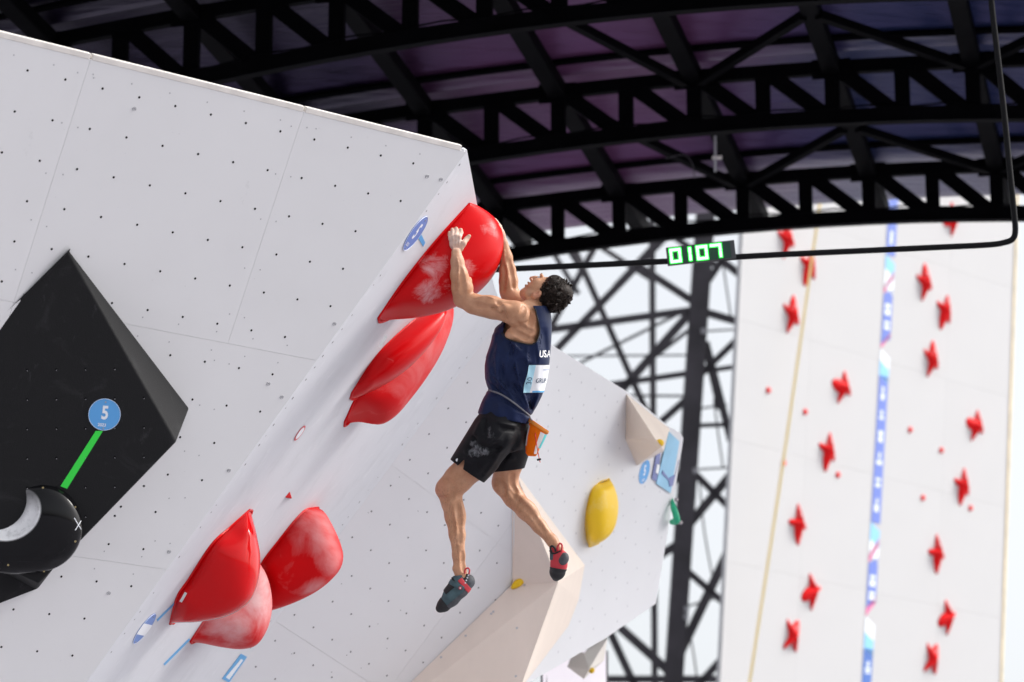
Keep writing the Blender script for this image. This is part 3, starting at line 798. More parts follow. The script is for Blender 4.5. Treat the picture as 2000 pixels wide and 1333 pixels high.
def mkf(name, fr, V, F, mat_, parent=None, smooth=True, attrs=None):
    o = mk(name, fr.w(V), F, mat_, parent, smooth)
    for k, a in (attrs or {}).items():
        at = o.data.attributes.new(k, 'FLOAT', 'POINT'); at.data.foreach_set('value', np.asarray(a, np.float32))
    return o

def text_mesh(s, size=1.0, bold=0.0, xs=1.0):
    c = bpy.data.curves.new('t', 'FONT'); c.body = s; c.size = size; c.align_x = 'CENTER'; c.align_y = 'CENTER'; c.offset = bold; c.resolution_u = 4
    o = bpy.data.objects.new('t', c); COL.objects.link(o); bpy.context.view_layer.update()
    me = bpy.data.meshes.new_from_object(o.evaluated_get(bpy.context.evaluated_depsgraph_get()))
    v = np.array([tuple(q.co) for q in me.vertices]); f = [tuple(p.vertices) for p in me.polygons]
    bpy.data.objects.remove(o); bpy.data.curves.remove(c); bpy.data.meshes.remove(me)
    v[:, 0] *= xs; return v, f
def put_text(name, s, org, ex, ey, size, mat_, parent, bold=0.0, xs=1.0, off=0.0):
    v, f = text_mesh(s, size, bold, xs); n = nrm(np.cross(ex, ey))
    return mk(name, [org + ex * a[0] + ey * a[1] + n * off for a in v], f, mat_, parent)

# ------------------------------------------------------------ big red shell holds
def red_mat(name, col, chalk, rough, zones=(), coat=0.0, seed=0.0, soft=False):
    m = mat(name, col, rough=rough, spec=0.12, coat=coat); t = NT(m)
    tc = t.new('TexCoord'); mp = t.new('Mapping'); mp.inputs['Location'].default_value = (seed, seed * 1.7, -seed); t.link(tc.outputs['Object'], mp.inputs['Vector'])
    nz = t.new('TexNoise'); nz.inputs['Scale'].default_value = 8.0; nz.inputs['Detail'].default_value = 10; nz.inputs['Roughness'].default_value = 0.72; nz.inputs['Distortion'].default_value = 0.6
    t.link(mp.outputs[0], nz.inputs['Vector'])
    if soft: nz.inputs['Scale'].default_value = 4.0; nz.inputs['Roughness'].default_value = 0.6
    fac = nz.outputs['Fac']
    if zones:
        tot = None
        for (c, r, a) in zones:
            vm = t.new('VectorMath', operation='DISTANCE'); t.link(tc.outputs['Object'], vm.inputs[0]); vm.inputs[1].default_value = c
            z = t.ramp(vm.outputs['Value'], r * 0.25, r, a, 0.0)
            tot = z if tot is None else t.math('MAXIMUM', tot, z)
        fac = t.math('ADD', t.math('MULTIPLY', fac, 0.85), tot)
    ch = t.ramp(fac, 0.48 if soft else 0.58, 0.95 if soft else 0.82, 0, chalk)
    t.color(t.mix(ch, col, (0.78, 0.58, 0.58)))
    rg = t.ramp(ch, 0, 0.4, rough, 0.65); t.link(rg, t.b.inputs['Roughness'])
    if coat:
        cw_ = t.ramp(ch, 0.02, 0.3, coat, 0.0); t.link(cw_, t.b.inputs['Coat Weight'])
    return m
def resample(pts, n):
    p = np.array(pts, float); p = np.array(bez(p, 10)); L = np.r_[0, np.cumsum(np.linalg.norm(np.diff(p, axis=0), axis=1))]
    u = np.linspace(0, L[-1], n); return np.stack([np.interp(u, L, p[:, k]) for k in range(p.shape[1])], 1)
def fin(name, front, outline, W, surf, norm, mat_, pw=1.0, ph=0.75, lip=0.007, ns=44, nv=26, wmin=0.03, label='', cat='climbing hold', group=None, crest=1.0, rimmat=None):
    fpx = resample(front, ns); opx = resample(outline, ns)
    mid = fpx[ns // 2]; n0 = norm(*mid)
    Fr = np.array([surf(*q) for q in fpx])
    a = nrm(Fr[0] - Fr[-1]); w = nrm(np.cross(n0, a)); w = w if w @ FW > 0 else -w
    s = np.linspace(0, 1, ns); Ws = W * (wmin + (1 - wmin) * np.sin(pi * np.clip(s * 0.96 + 0.02, 0, 1)) ** 0.7)
    C = Fr + w * Ws[:, None]
    q0 = Fr[ns // 2] + w * W * crest
    O = np.array([onplane(p[0], p[1], q0, w) for p in opx])
    # tips settle back on the surface
    wt = np.minimum(1, np.minimum(s, 1 - s) / 0.14)[:, None]; O = O * wt + (np.array([onplane(p[0], p[1], Fr[k] + w * Ws[k], w) for k, p in enumerate(opx)])) * (1 - wt)
    V = []
    for k in range(ns):
        H = O[k] - C[k]
        for j in range(nv + 1):
            ph_ = pi * j / nv; cc = cos(ph_); cs = math.copysign(abs(cc) ** pw, cc); sn = max(sin(ph_), 0) ** ph
            V.append(C[k] - w * Ws[k] * cs + H * sn)
    m_ = nv + 1; Fc = []
    for k in range(ns - 1):
        for j in range(nv): Fc.append((k * m_ + j, k * m_ + j + 1, (k + 1) * m_ + j + 1, (k + 1) * m_ + j))
    Fc.append(tuple(range(nv, -1, -1))); Fc.append(tuple((ns - 1) * m_ + j for j in range(nv + 1)))
    for k in range(ns - 1): Fc.append((k * m_, (k + 1) * m_, (k + 1) * m_ + nv, k * m_ + nv))
    base = Fr[ns // 2]
    root = empty(name, base, label, cat, group)
    shell = fix_normals(mk('shell', V, Fc, mat_, root, smooth=True, origin=base))
    Bk = C + w * Ws[:, None]
    loop = np.vstack([Fr, Bk[::-1], Fr[:1]]) + n0 * lip * 0.5
    v, f = tube(loop, lip, 8, False); mk('rim', v, f, rimmat or mat_, root, smooth=True, origin=base)
    return root, base, w, n0, V
RED = (0.60, 0.002, 0.004)
def rel(px, py, d, base): return tuple((P(px, py, d) - base).tolist())
def red_hold(front, outline, W, label, chalk, rough, zones_px, coat, seed, soft=False, **kw):
    r = fin('red_hold', front, outline, W, S_px, S_norm, mat('tmp', RED), label=label, group='big red shell holds', **kw)
    root, base = r[0], r[1]
    bpy.context.view_layer.update()
    sh_ = [c for c in root.children if c.name.startswith('shell')][0]; zs = []
    for (px, py, d, rr, a) in zones_px:
        r0 = nrm(P(px, py, 1) - CAM); ok, hp_, hn_, _ = sh_.ray_cast(Vector(CAM - base), Vector(r0))
        zs.append((tuple(hp_) if ok else rel(px, py, d, base), rr, a))
    m = red_mat('red_resin_' + str(int(seed * 10)), RED, chalk, rough, zs, coat, seed, soft)
    for c in root.children: c.data.materials[0] = m
    return r
H1 = red_hold([(915, 398), (850, 470), (790, 545), (738, 620)],
              [(915, 398), (938, 408), (965, 428), (980, 450), (984, 478), (976, 512), (955, 545), (920, 575), (875, 597), (820, 610), (770, 615), (738, 622)], 0.22,
              'topmost big red shell hold gripped by the climber with both hands', 0.62, 0.34,
              [(848, 515, 17.2, 0.13, 0.24), (842, 575, 17.2, 0.13, 0.30), (875, 560, 17.2, 0.10, 0.22), (960, 450, 17.2, 0.10, 0.22), (915, 520, 17.2, 0.10, 0.2), (905, 470, 17.2, 0.12, 0.12)], 0.05, 1.3, pw=0.8, ph=0.62)
H2 = red_hold([(848, 598), (800, 632), (750, 678), (722, 712), (687, 766)],
              [(850, 592), (868, 598), (872, 618), (858, 648), (832, 682), (800, 712), (765, 735), (735, 748), (687, 767)], 0.17,
              'middle red hold with sharp rim wedged right under the gripped one', 0.35, 0.28, [(760, 700, 17.5, 0.15, 0.1)], 0.08, 2.9, pw=1.0, ph=1.0, crest=0.45)
H3 = red_hold([(874, 590), (800, 668), (740, 728), (700, 768), (673, 822)],
              [(874, 588), (884, 600), (886, 618), (880, 645), (862, 687), (835, 730), (805, 770), (780, 800), (757, 817), (740, 819), (712, 813), (690, 815), (673, 822)], 0.20,
              'lighter red hold lowest of the three beside the climber, tapering down', 0.45, 0.45, [(840, 700, 17.8, 0.35, 0.2)], 0.02, 4.2, True, pw=0.8, ph=0.6)
H4 = red_hold([(486, 996), (448, 1030), (412, 1063), (368, 1130), (345, 1165), (331, 1218)],
              [(486, 996), (494, 1025), (501, 1060), (505, 1090), (502, 1130), (485, 1175), (445, 1203), (390, 1215), (350, 1217), (331, 1218)], 0.19,
              'glossy bright red pointed shell hold in front of the lower left pair', 0.06, 0.12, [], 0.22, 5.7, pw=0.85, ph=0.7)
H5 = red_hold([(498, 1090), (450, 1150), (410, 1195), (371, 1252)],
              [(498, 1088), (520, 1122), (530, 1160), (530, 1195), (520, 1230), (500, 1258), (470, 1266), (430, 1262), (395, 1255), (371, 1253)], 0.18,
              'chalk-whitened red hold tucked below the glossy pointed red hold', 1.0, 0.4, [(500, 1160, 17.6, 0.28, 0.30), (450, 1225, 17.6, 0.22, 0.34), (510, 1130, 17.6, 0.15, 0.3)], 0.05, 6.1, True, pw=0.8, ph=0.62)
H6 = red_hold([(615, 992), (590, 1000), (546, 1052), (505, 1110), (478, 1190)],
              [(615, 992), (632, 1002), (650, 1035), (662, 1065), (667, 1090), (658, 1118), (625, 1150), (580, 1175), (530, 1193), (478, 1205)], 0.2,
              'chalk-dusted dark red rounded hold right of the glossy pointed one', 0.6, 0.5, [(630, 1040, 18.0, 0.22, 0.28), (610, 1150, 18.0, 0.12, 0.32), (650, 1090, 18.0, 0.16, 0.22)], 0.0, 7.7, True, pw=0.8, ph=0.6)
M['white_label'] = mat('white_label', (0.78, 0.76, 0.74), 0.5)
for (Hh, px, py, ln) in ((H2, 748, 667, 20), (H4, 358, 1167, 17)):
    root = Hh[0]
    bpy.context.view_layer.update()
    dg = bpy.context.evaluated_depsgraph_get()
    sh = [c for c in root.children if c.name.startswith('shell')][0]
    mw = np.array(root.location); r = nrm(P(px, py, 1) - CAM); pts = []
    for (dx, dy) in ((-0.5, 0.87), (0.5, -0.87)):
        for sd_ in (-1, 1):
            qx, qy = px + dx * ln * 0.62 + sd_ * 2.6 * 0.87, py + dy * ln * 0.62 + sd_ * 2.6 * 0.5
            r = nrm(P(qx, qy, 1) - CAM); ok, hp, hn, _ = sh.ray_cast(Vector(CAM - mw), Vector(r))
            pts.append(np.array(hp) + mw - r * 0.012 if ok else P(qx, qy, 16.9))
    mk('label_plate', [pts[0], pts[1], pts[3], pts[2]], [(0, 1, 2, 3)], M['white_label'], root)
M['red_small'] = mat('red_resin_small', RED, 0.35)
q = [S_px(556, 972), S_px(569, 975), S_px(566, 960), S_px(562, 968, 0.03)]
o = fix_normals(mk('small_red_hold', q, [(0, 1, 3), (1, 2, 3), (2, 0, 3), (0, 2, 1)], M['red_small'])); bevel(o, 0.004)
tag(o, 'tiny red pointed screw-on hold above the dark red rounded hold', 'climbing hold')

# ------------------------------------------------------------ stickers and tapes on the receding facet
M['sticker'] = mat('sticker_blue', (0.13, 0.24, 0.58), 0.4)
M['sticker_light'] = mat('sticker_light_blue', (0.10, 0.36, 0.74), 0.4)
M['print_white'] = mat('sticker_white', (0.82, 0.84, 0.88), 0.5)
M['tape_blue'] = mat('blue_tape', (0.09, 0.36, 0.70), 0.5)
M['tape_green'] = mat('green_tape', (0.03, 0.72, 0.06), 0.45)
M['sticker_red'] = mat('sticker_red', (0.62, 0.09, 0.10), 0.5)
def facet_frame(px, py):
    c = S_px(px, py); n = S_norm(px, py); e = nrm(S_px(px + 5.8, py - 8.1) - c); return c, n, e, nrm(np.cross(e, n))
def round_sticker(name, px, py, r, label, mt, frame=None, kind='5', text2='2023'):
    c, n, up, rt = frame or facet_frame(px, py)
    if np.cross(rt, up) @ n < 0: rt = -rt
    root = empty(name, c, label, 'sticker', None)
    ring = [c + n * 0.003 + r * (rt * cos(a) + up * sin(a)) for a in np.linspace(0, 2 * pi, 41)[:-1]]
    v, f = prism(ring, -n * 0.0025); fix_normals(mk('disc', v, f, mt, root))
    ring = [c + n * 0.0034 + r * (rt * cos(a) + up * sin(a)) * 0.985 for a in np.linspace(0, 2 * pi, 41)]
    v, f = tube(ring, r * 0.012, 5, False); mk('edge_line', v, f, M['print_white'], root)
    if kind:
        put_text('number', kind, c + up * r * 0.08 + rt * r * 0.02, rt, up, r * 1.15, M['print_white'], root, bold=r * 0.035, xs=0.78, off=0.0036)
        put_text('small_print', text2, c - up * r * 0.66 - rt * r * 0.1, rt, up, r * 0.26, M['print_white'], root, bold=r * 0.006, off=0.0036)
    for s_ in (0.78, -0.86):
        v, f = tube([c + up * r * s_ + n * 0.002, c + up * r * s_ + n * 0.006], 0.004, 8); mk('screw', v, f, M['screw'], root)
    return root
round_sticker('number_sticker', 811, 456, 0.105, 'blue oval-looking number sticker beside the top red hold', M['sticker'])
r_ = round_sticker('zone_sticker', 282, 1228, 0.095, 'blue and white banded sticker below left of the glossy red hold', M['sticker'], kind=None)
c, n, up, rt = facet_frame(282, 1228)
R_ = 0.095
band = [c + n * 0.0042 + rt * x * R_ + up * y * R_ for (x, y) in ((-.90, -.40), (.90, -.40), (.99, .05), (.95, .30), (-.95, .30), (-.99, .05))]
v, f = prism(band, -n * 0.0008); fix_normals(mk('white_band', v, f, M['print_white'], r_))
r2 = empty('leaf_sticker', S_px(585, 846), 'small red-edged white sticker on the bluish facet, halfway down', 'sticker')
c, n, up, rt = facet_frame(585, 846)
for nm, rr, mt_, of in (('border', 0.048, M['sticker_red'], 0.003), ('face', 0.036, M['print_white'], 0.0038)):
    ring = [c + n * of + rr * (rt * cos(a) + up * sin(a)) for a in np.linspace(0, 2 * pi, 31)[:-1]]
    v, f = prism(ring, -n * 0.001); fix_normals(mk(nm, v, f, mt_, r2))
def facet_quad(name, pts, mt_, label, cat, off=0.0025):
    v, f = prism([S_px(*p, off) for p in pts], -S_norm(*pts[0]) * 0.0015); return tag(fix_normals(mk(name, v, f, mt_)), label, cat)
facet_quad('tape', [(822, 457), (830, 474), (826, 482), (816, 464)], M['tape_blue'], 'short blue tape strip between number sticker and top red hold', 'tape')
facet_quad('tape', [(306, 1210), (340, 1177), (341, 1180), (307, 1214)], M['tape_blue'], 'thin blue tape from banded sticker up to glossy red hold', 'tape')
facet_quad('tape', [(319, 1297), (369, 1247), (371, 1250), (321, 1300)], M['tape_blue'], 'long thin blue tape running down-left from the chalky red hold', 'tape')
o = facet_quad('name_plate', [(433, 1326), (470, 1277), (482, 1283), (447, 1333)], M['tape_blue'], 'light blue and white name plate below the chalky red hold', 'sign')
v, f = prism([S_px(*p, 0.0035) for p in ((440, 1323), (470, 1287), (474, 1289), (447, 1327))], -S_norm(455, 1305) * 0.0006)
fix_normals(mk('white_panel', v, f, M['print_white'], o))

# ------------------------------------------------------------ black volume with its hold, number and tape
def blackboard():
    m = mat('black_textured_paint', (0.015, 0.015, 0.016), 0.75, spec=0.15); t = NT(m)
    ch = t.ramp(t.noise(3.2, 10, 0.72, dist=1.2), 0.55, 0.80, 0, 0.10)
    ch2 = t.ramp(t.noise(14, 8, 0.7, mscale=(1, 1, 0.25), rot=(0.5, 0.7, 0.2)), 0.62, 0.80, 0, 0.10)
    c1 = t.mix(ch, (0.015, 0.015, 0.016), (0.22, 0.215, 0.23)); t.color(t.mix(ch2, c1, (0.4, 0.4, 0.42)))
    t.bump(t.noise(180, 3), 0.5, 0.002); return m
M['black_vol'] = blackboard()
def A_off(px, py, h): return onplane(px, py, A_T + A_N * h, A_N)
R0 = A_off(134, 491, 0.02); R1 = A_off(345, 863, 0.40); R2 = A_off(76, 1140, 0.34)
BVN = nrm(np.cross(R1 - R0, R2 - R0)); BVN = BVN if BVN @ (CAM - R0) > 0 else -BVN
def BV_px(px, py, off=0.0): return onplane(px, py, R0, BVN) + BVN * off
R3 = BV_px(-150, 1030); R4 = BV_px(-150, 767)
G0 = A_px(134, 489); G1 = A_px(370, 798); G2 = A_px(120, 1090); G3 = A_px(74, 1150); G4 = A_px(-150, 1240); G5 = A_px(-150, 770)
bv = empty('black_volume', G3, 'large matte black pyramid-shaped volume at left edge of white wall', 'climbing volume')
o = mk('body', [R0, R1, R2, R3, R4, G0, G1, G2, G3, G4, G5], [(0, 4, 3, 2, 1), (5, 0, 1, 6), (6, 1, 2, 8, 7), (8, 2, 3, 9), (9, 3, 4, 10), (10, 4, 0, 5), (5, 6, 7, 8, 9, 10)], M['black_vol'], bv)
fix_normals(o); bevel(o, 0.012, 3)
bh = []
for i in range(-1, 6):
    for j in range(0, 8):
        px, py = 53 + 57 * i, 723 + 57.5 * j - (0.8 * i)
        if (px, py) and px < 345 - abs(py - 863) * 0.62 - 8 and px - 133 < (py - 490) * 0.55 and py < 1100 - px * 0.3:
            bh.append(disc(BV_px(px, py, 0.0012), BVN, 0.006)); bh.append(disc(BV_px(px + 0.3, py + 1.6, 0.0018), BVN, 0.0022, 6))
v, f = merge(bh[0::2]); tag(mk('bolt_holes', v, f, M['hole'], bv), kind='stuff')
v, f = merge(bh[1::2]); tag(mk('bolt_glints', v, f, M['screw'], bv), kind='stuff')  # tiny bright zinc discs added as glints in the bolt holes
c = BV_px(204, 810); upb = nrm(BV_px(207, 760) - BV_px(202, 815)); rtb = nrm(np.cross(upb, BVN))
round_sticker('number_sticker', 204, 810, 31.5 * depth(c) / FPX, 'round light blue sticker with white number 5 on the black volume', M['sticker_light'], frame=(c, BVN, upb, rtb))
v, f = prism([BV_px(*p, 0.0016) for p in ((187, 842), (201, 842), (131, 955), (118, 950))], -BVN * 0.001)
tag(fix_normals(mk('tape', v, f, M['tape_green'])), 'bright green tape strip from number sticker down to glossy black hold', 'tape')
# glossy black hold with a chalked scoop
dB = float(depth(BV_px(70, 1030))); frB = Frame(70, 1030, dB)
fb = Field((-75, 925, -70), (175, 1140, 45), 1.6)
fb.ell((72, 1030, 8), (88, 88, 44), None, 0); fb.ell((20, 1065, 8), (100, 58, 42), None, 12)
fb.ell((12, 984, -50), (76, 73, 48), None, 5, 'sub')
fb.ell((128, 1118, -25), (34, 26, 30), None, 10, 'sub')
sl, X, Y, Z = fb.full()
qn = np.array([BVN @ RT, -(BVN @ UPV), BVN @ FW]); 
pl = (X - 70) * qn[0] + (Y - 1030) * qn[1] + Z * qn[2]
fb.v = np.maximum(fb.v, -pl.astype(np.float32) - 2)
V, F = fb.mesh(2)
ds = np.sqrt(((V[:, 0] - 12) / 76) ** 2 + ((V[:, 1] - 984) / 73) ** 2 + ((V[:, 2] + 50) / 48) ** 2)
lipd = np.clip(1 - np.abs(ds - 1.0) / 0.07, 0, 1)
M['gloss_black'] = mat('glossy_black_resin', (0.004, 0.004, 0.005), 0.05, spec=0.22, coat=0.0)
_t = NT(M['gloss_black']); at = _t.new('Attribute'); at.attribute_name = 'chalk'
cf = _t.math('MULTIPLY', at.outputs['Fac'], _t.ramp(_t.noise(26, 8, 0.7), 0.25, 0.50, 0.55, 1.0))
_t.color(_t.mix(cf, (0.006, 0.006, 0.007), (0.88, 0.88, 0.89))); _t.link(_t.ramp(cf, 0.0, 0.3, 0.05, 0.8), _t.b.inputs['Roughness']); _t.link(_t.ramp(cf, 0.0, 0.3, 0.0, 0.0), _t.b.inputs['Coat Weight'])
rr_ = np.sqrt(((V[:, 0] - 12) / 76) ** 2 + ((V[:, 1] - 984) / 73) ** 2)
inner = np.clip((1.05 - ds) / 0.03, 0, 1) * np.clip((rr_ - 0.35) / 0.3, 0.12, 1) * np.clip((V[:, 1] - 955) / 45, 0.2, 1)
bhd = empty('glossy_black_hold', frB.w(np.array([70, 1110, 10])), 'shiny black curled hold with white chalky scoop on the black volume', 'climbing hold')
mkf('body', frB, V, F, M['gloss_black'], bhd, True, {'chalk': inner})
bpy.context.view_layer.update()
bodyo = bhd.children[0]
def on_obj(ob, px, py, off=0.002):
    base_ = wloc(ob); r = nrm(P(px, py, 1) - CAM); ok, hp, hn, _ = ob.ray_cast(Vector(CAM - base_), Vector(r))
    return (np.array(hp) + base_ - r * off) if ok else None
for (a, b_) in (((145, 1012), (158, 1034)), ((158, 1018), (147, 1036))):
    pts = [on_obj(bodyo, a[0] + (b_[0] - a[0]) * t, a[1] + (b_[1] - a[1]) * t) for t in np.linspace(0, 1, 8)]
    pts = [p for p in pts if p is not None]
    if len(pts) > 2: v, f = tube(pts, 0.0022, 6); mk('cross_mark', v, f, M['print_white'], bhd)
M['brass'] = mat('brass_bolt', (0.5, 0.4, 0.2), 0.4, metal=0.8)
for (px, py) in ((84, 953), (147, 991), (147, 1058), (86, 1116), (16, 1104)):
    p = on_obj(bodyo, px, py, 0.001)
    if p is not None:
        v, f = tube([p + FW * 0.004, p - FW * 0.003], 0.005, 8); mk('bolt', v, f, M['brass'], bhd)

# ------------------------------------------------------------ far-right face: pyramid, poster, holds
def beige(name, c): 
    m = mat(name, c, 0.75, spec=0.3); t = NT(m)
    g1 = t.ramp(t.noise(2.2, 8, 0.65, mscale=(1, 1, 0.4)), 0.35, 0.75); t.color(t.mix(g1, tuple(q * 0.93 for q in c), tuple(q * 1.04 for q in c))); t.bump(t.noise(150, 2), 0.2); return m
M['beige'] = beige('raw_birch_volume', (0.83, 0.725, 0.64)); M['beige_light'] = beige('pale_birch', (0.80, 0.75, 0.69))
M['beige_dark'] = beige('brown_birch', (0.48, 0.41, 0.34))
def C_off(px, py, h): return onplane(px, py, C0 + C_N * h, C_N)
A0, A1, A2, A3, A4 = C_px(1223, 770), C_px(1222, 859), C_px(1244, 910), C_px(1296, 882), C_px(1308, 838)
Tp, Tq = C_off(1279, 857, 0.30), C_off(1292, 873, 0.27)
o = mk('birch_pyramid', [A0, A1, A2, A3, A4, Tp, Tq], [(0, 1, 5), (1, 2, 6, 5), (0, 5, 6, 4), (2, 3, 6), (3, 4, 6), (0, 4, 3, 2, 1)], [M['beige'], M['beige_dark'], M['beige_light']], mids=[0, 0, 0, 0, 0, 0])
fix_normals(o); tag(o, 'beige wooden pyramid volume at top edge of the far wall face', 'climbing volume')
def ramp_dome(name, px, py, rx, ry, h, surf_n, mat_, label, rot=0.0, smooth=True):
    c, n = surf_n; e1 = RT - n * (RT @ n); e1 = nrm(e1); e2 = nrm(np.cross(n, e1)); v = []; f = []
    e1, e2 = e1 * cos(rot) + e2 * sin(rot), e2 * cos(rot) - e1 * sin(rot)
    K, n_ = 6, 20
    for q in range(K):
        fr = cos(q / K * pi / 2); hh = h * sin(q / K * pi / 2)
        for k in range(n_): a = 2 * pi * k / n_; v.append(c + e1 * rx * fr * cos(a) * (1 + .1 * sin(2 * a + 1)) + e2 * ry * fr * sin(a) + n * hh)
    v.append(c + n * h)
    for q in range(K - 1):
        for k in range(n_): f.append((q * n_ + k, q * n_ + (k + 1) % n_, (q + 1) * n_ + (k + 1) % n_, (q + 1) * n_ + k))
    for k in range(n_): f.append(((K - 1) * n_ + k, (K - 1) * n_ + (k + 1) % n_, K * n_))
    f.append(tuple(range(n_)))
    return tag(fix_normals(mk(name, v, f, mat_, smooth=smooth)), label, 'climbing hold')
def yellow_m():
    m = mat('yellow_resin', (0.84, 0.53, 0.003), 0.5); t = NT(m); t.color(t.mix(t.ramp(t.noise(7, 8, 0.65), 0.55, 0.78, 0, 0.6), (0.84, 0.53, 0.003), (0.75, 0.62, 0.32))); return m
M['yellow'] = yellow_m()
fin('yellow_hold', [(1172, 941), (1156, 956), (1147, 985), (1143, 1018), (1145, 1050), (1152, 1069)], [(1174, 940), (1188, 955), (1195, 985), (1195, 1015), (1190, 1040), (1178, 1056), (1154, 1070)], 0.20,
    lambda a, b: C_px(a, b), lambda a, b: C_N, M['yellow'], pw=0.9, ph=0.8, lip=0.003, wmin=0.22, label='big yellow almond-shaped hold on the far right wall face', crest=0.5)
lf = nrm(Tq - A0)
ramp_dome('yellow_hold', 1289, 865, 0.035, 0.02, 0.03, (C_off(1288, 866, 0.27), nrm(np.cross(Tq - A0, A4 - A0) * (1 if np.cross(Tq - A0, A4 - A0) @ (CAM - A0) > 0 else -1))), M['yellow'], 'tiny yellow hold near the tip of the beige pyramid', 0.6)
pst = empty('poster', C_px(1290, 950), 'tilted light blue poster board on the far right wall face', 'poster')
M['poster_l'] = mat('poster_light_blue', (0.30, 0.57, 0.78), 0.5, var=0.15, vscale=3); M['poster_d'] = mat('poster_slate_blue', (0.19, 0.22, 0.45), 0.5)
def cpoly(name, pts, mt_, par, off): v, f = prism([C_px(*p, off) for p in pts], -C_N * 0.004); return fix_normals(mk(name, v, f, mt_, par))
cpoly('board', [(1304, 843), (1324, 862), (1307, 963), (1279, 944)], M['poster_l'], pst, 0.012)
cpoly('side_band', [(1280, 884), (1289, 880), (1280, 940), (1271, 935)], M['poster_d'], pst, 0.010)
cpoly('side_label', [(1280, 906), (1285, 908), (1282, 926), (1277, 922)], M['print_white'], pst, 0.015)
cpoly('dark_print', [(1322, 898), (1315, 926), (1302, 934), (1290, 918), (1289, 925), (1302, 938), (1304, 950), (1310, 948), (1317, 918)], M['poster_d'], pst, 0.017)
cc = C_px(1258, 922); eu = nrm(C_px(1261, 896) - C_px(1255, 948)); er = nrm(np.cross(eu, C_N))
round_sticker('number_sticker', 1258, 922, 0.085, 'blue round sticker left of the blue poster on far face', M['sticker_light'], frame=(cc, C_N, eu, er))
M['green'] = mat('green_resin', (0.02, 0.42, 0.22), 0.45); M['grey_blob'] = mat('grey_rubber', (0.4, 0.36, 0.38), 0.6)
gh = empty('green_hold', C_px(1312, 1020), 'small green curved hold sticking out at the right wall edge', 'climbing hold')
dg_ = float(depth(C_px(1308, 1000)))
v, f = tube(bez([P(1312, 974, dg_), P(1315, 990, dg_ - .06), P(1320, 1006, dg_ - .08), P(1321, 1018, dg_ - .05), P(1312, 1020, dg_)], 6), np.interp(np.linspace(0, 1, 25), [0, .3, .7, 1], [.008, .022, .026, .02]), 10); mk('body', v, f, M['green'], gh, True)
for (px, py) in ((1322, 976), (1330, 1021)):
    v, f = tube([P(px - 5, py, dg_ - .05), P(px, py, dg_ - .05), P(px + 3, py, dg_ - .05)], [.012, .016, .008], 10); mk('bolt_cap', v, f, M['grey_blob'], gh, True)

# ------------------------------------------------------------ big beige volume below the climber
dB1 = float(depth(B_px(1000, 1040)))
Pt = lambda px, py, d: P(px, py, d)
bvn = [B_px(1000, 918) + B_N * 0.004, B_px(1000, 1141) + B_N * 0.004, B_px(640, 1488) + B_N * 0.004, C_px(1006, 921, 0.004), C_px(1141, 1104, 0.004), C_px(1129, 1172, 0.004), C_px(1109, 1223, 0.004), C_px(1024, 1335, 0.004), P(945, 1460, 20.1),
       C_off(1090, 1138, 0.28), C_off(1016, 1345, 0.30), P(930, 1560, 19.4)]
big = empty('birch_volume', bvn[2], 'large pale beige wooden volume below the climber\'s feet', 'climbing volume')
o = mk('body', bvn, [(0, 1, 9, 3), (1, 2, 11, 10, 9), (3, 9, 4), (4, 9, 5), (5, 9, 10, 6), (6, 10, 7), (7, 10, 11, 8)], [M['beige'], M['beige_light']], big, mids=[0, 0, 0, 0, 0, 0, 0])
fix_normals(o)
bvh = []
def on_face(px, py, i, j, k):
    n = nrm(np.cross(bvn[j] - bvn[i], bvn[k] - bvn[i])); n = n if n @ (CAM - bvn[i]) > 0 else -n; return onplane(px, py, bvn[i], n) + n * 0.006, n
for (px, py) in ((1006, 1083), (1025, 1144), (960, 1200), (910, 1243), (964, 1196), (862, 1285), (1010, 1228), (1008, 1322)):
    cq, nq = on_face(px, py, 1, 2, 9); bvh.append(disc(cq, nq, 0.008))
v, f = merge(bvh); tag(mk('bolt_holes', v, f, M['holeC'], big), kind='stuff')
cq, nq = on_face(1013, 1141, 1, 2, 9)
ramp_dome('yellow_hold', 1013, 1141, 0.052, 0.026, 0.03, (cq, nq), M['yellow'], 'small yellow jib hold at the left edge of the beige volume', 0.55)
# lower corner: beige block, pale board and pink-white banner behind
dl = 24.0
low = empty('birch_block', P(1140, 1326, dl), 'small brown and cream angular block under the far wall face', 'climbing volume')
bk = [P(1108, 1303, dl), P(1141, 1276, dl - .1), P(1150, 1308, dl - .35), P(1140, 1327, dl - .25), P(1186, 1248, dl + .1), P(1180, 1290, dl), P(1120, 1270, dl + .3), P(1175, 1235, dl + .4)]
fix_normals(mk('brown_side', [bk[0], bk[1], bk[2], bk[3], bk[6]], [(0, 1, 2, 3), (0, 6 - 2, 1)], M['beige'], low))
fix_normals(mk('cream_side', [bk[1], bk[4], bk[5], bk[3], bk[2], bk[7]], [(0, 1, 2, 3, 4), (0, 5, 1)], M['beige_light'], low))
cb = P(1156, 1310, dl - .3); 
ramp_dome('yellow_hold', 1156, 1310, 0.02, 0.022, 0.02, (cb, nrm(CAM - cb)), M['yellow'], 'tiniest yellow hold on the cream block below the far wall face')
M['banner'] = mat('pink_white_banner', (0.90, 0.84, 0.90), 0.6, var=0.02, vscale=2)
v, f = prism([P(1060, 1270, 25.5), P(1184, 1270, 28), P(1184, 1420, 28), P(1060, 1420, 25.5)], FW * 0.03)
bn = empty('banner', P(1120, 1420, 27), 'pale pink banner behind the small beige block at bottom edge', 'banner')
fix_normals(mk('cloth', v, f, M['banner'], bn))
vb0 = P(1120, 1420, 27)
for x, d_ in ((1062, 25.7), (1182, 28.1)):
    pt = P(x, 1272, d_); v, f = tube([(pt[0], pt[1], 0), pt], 0.025, 8); mk('pole', v, f, M['grey_steel'], bn)
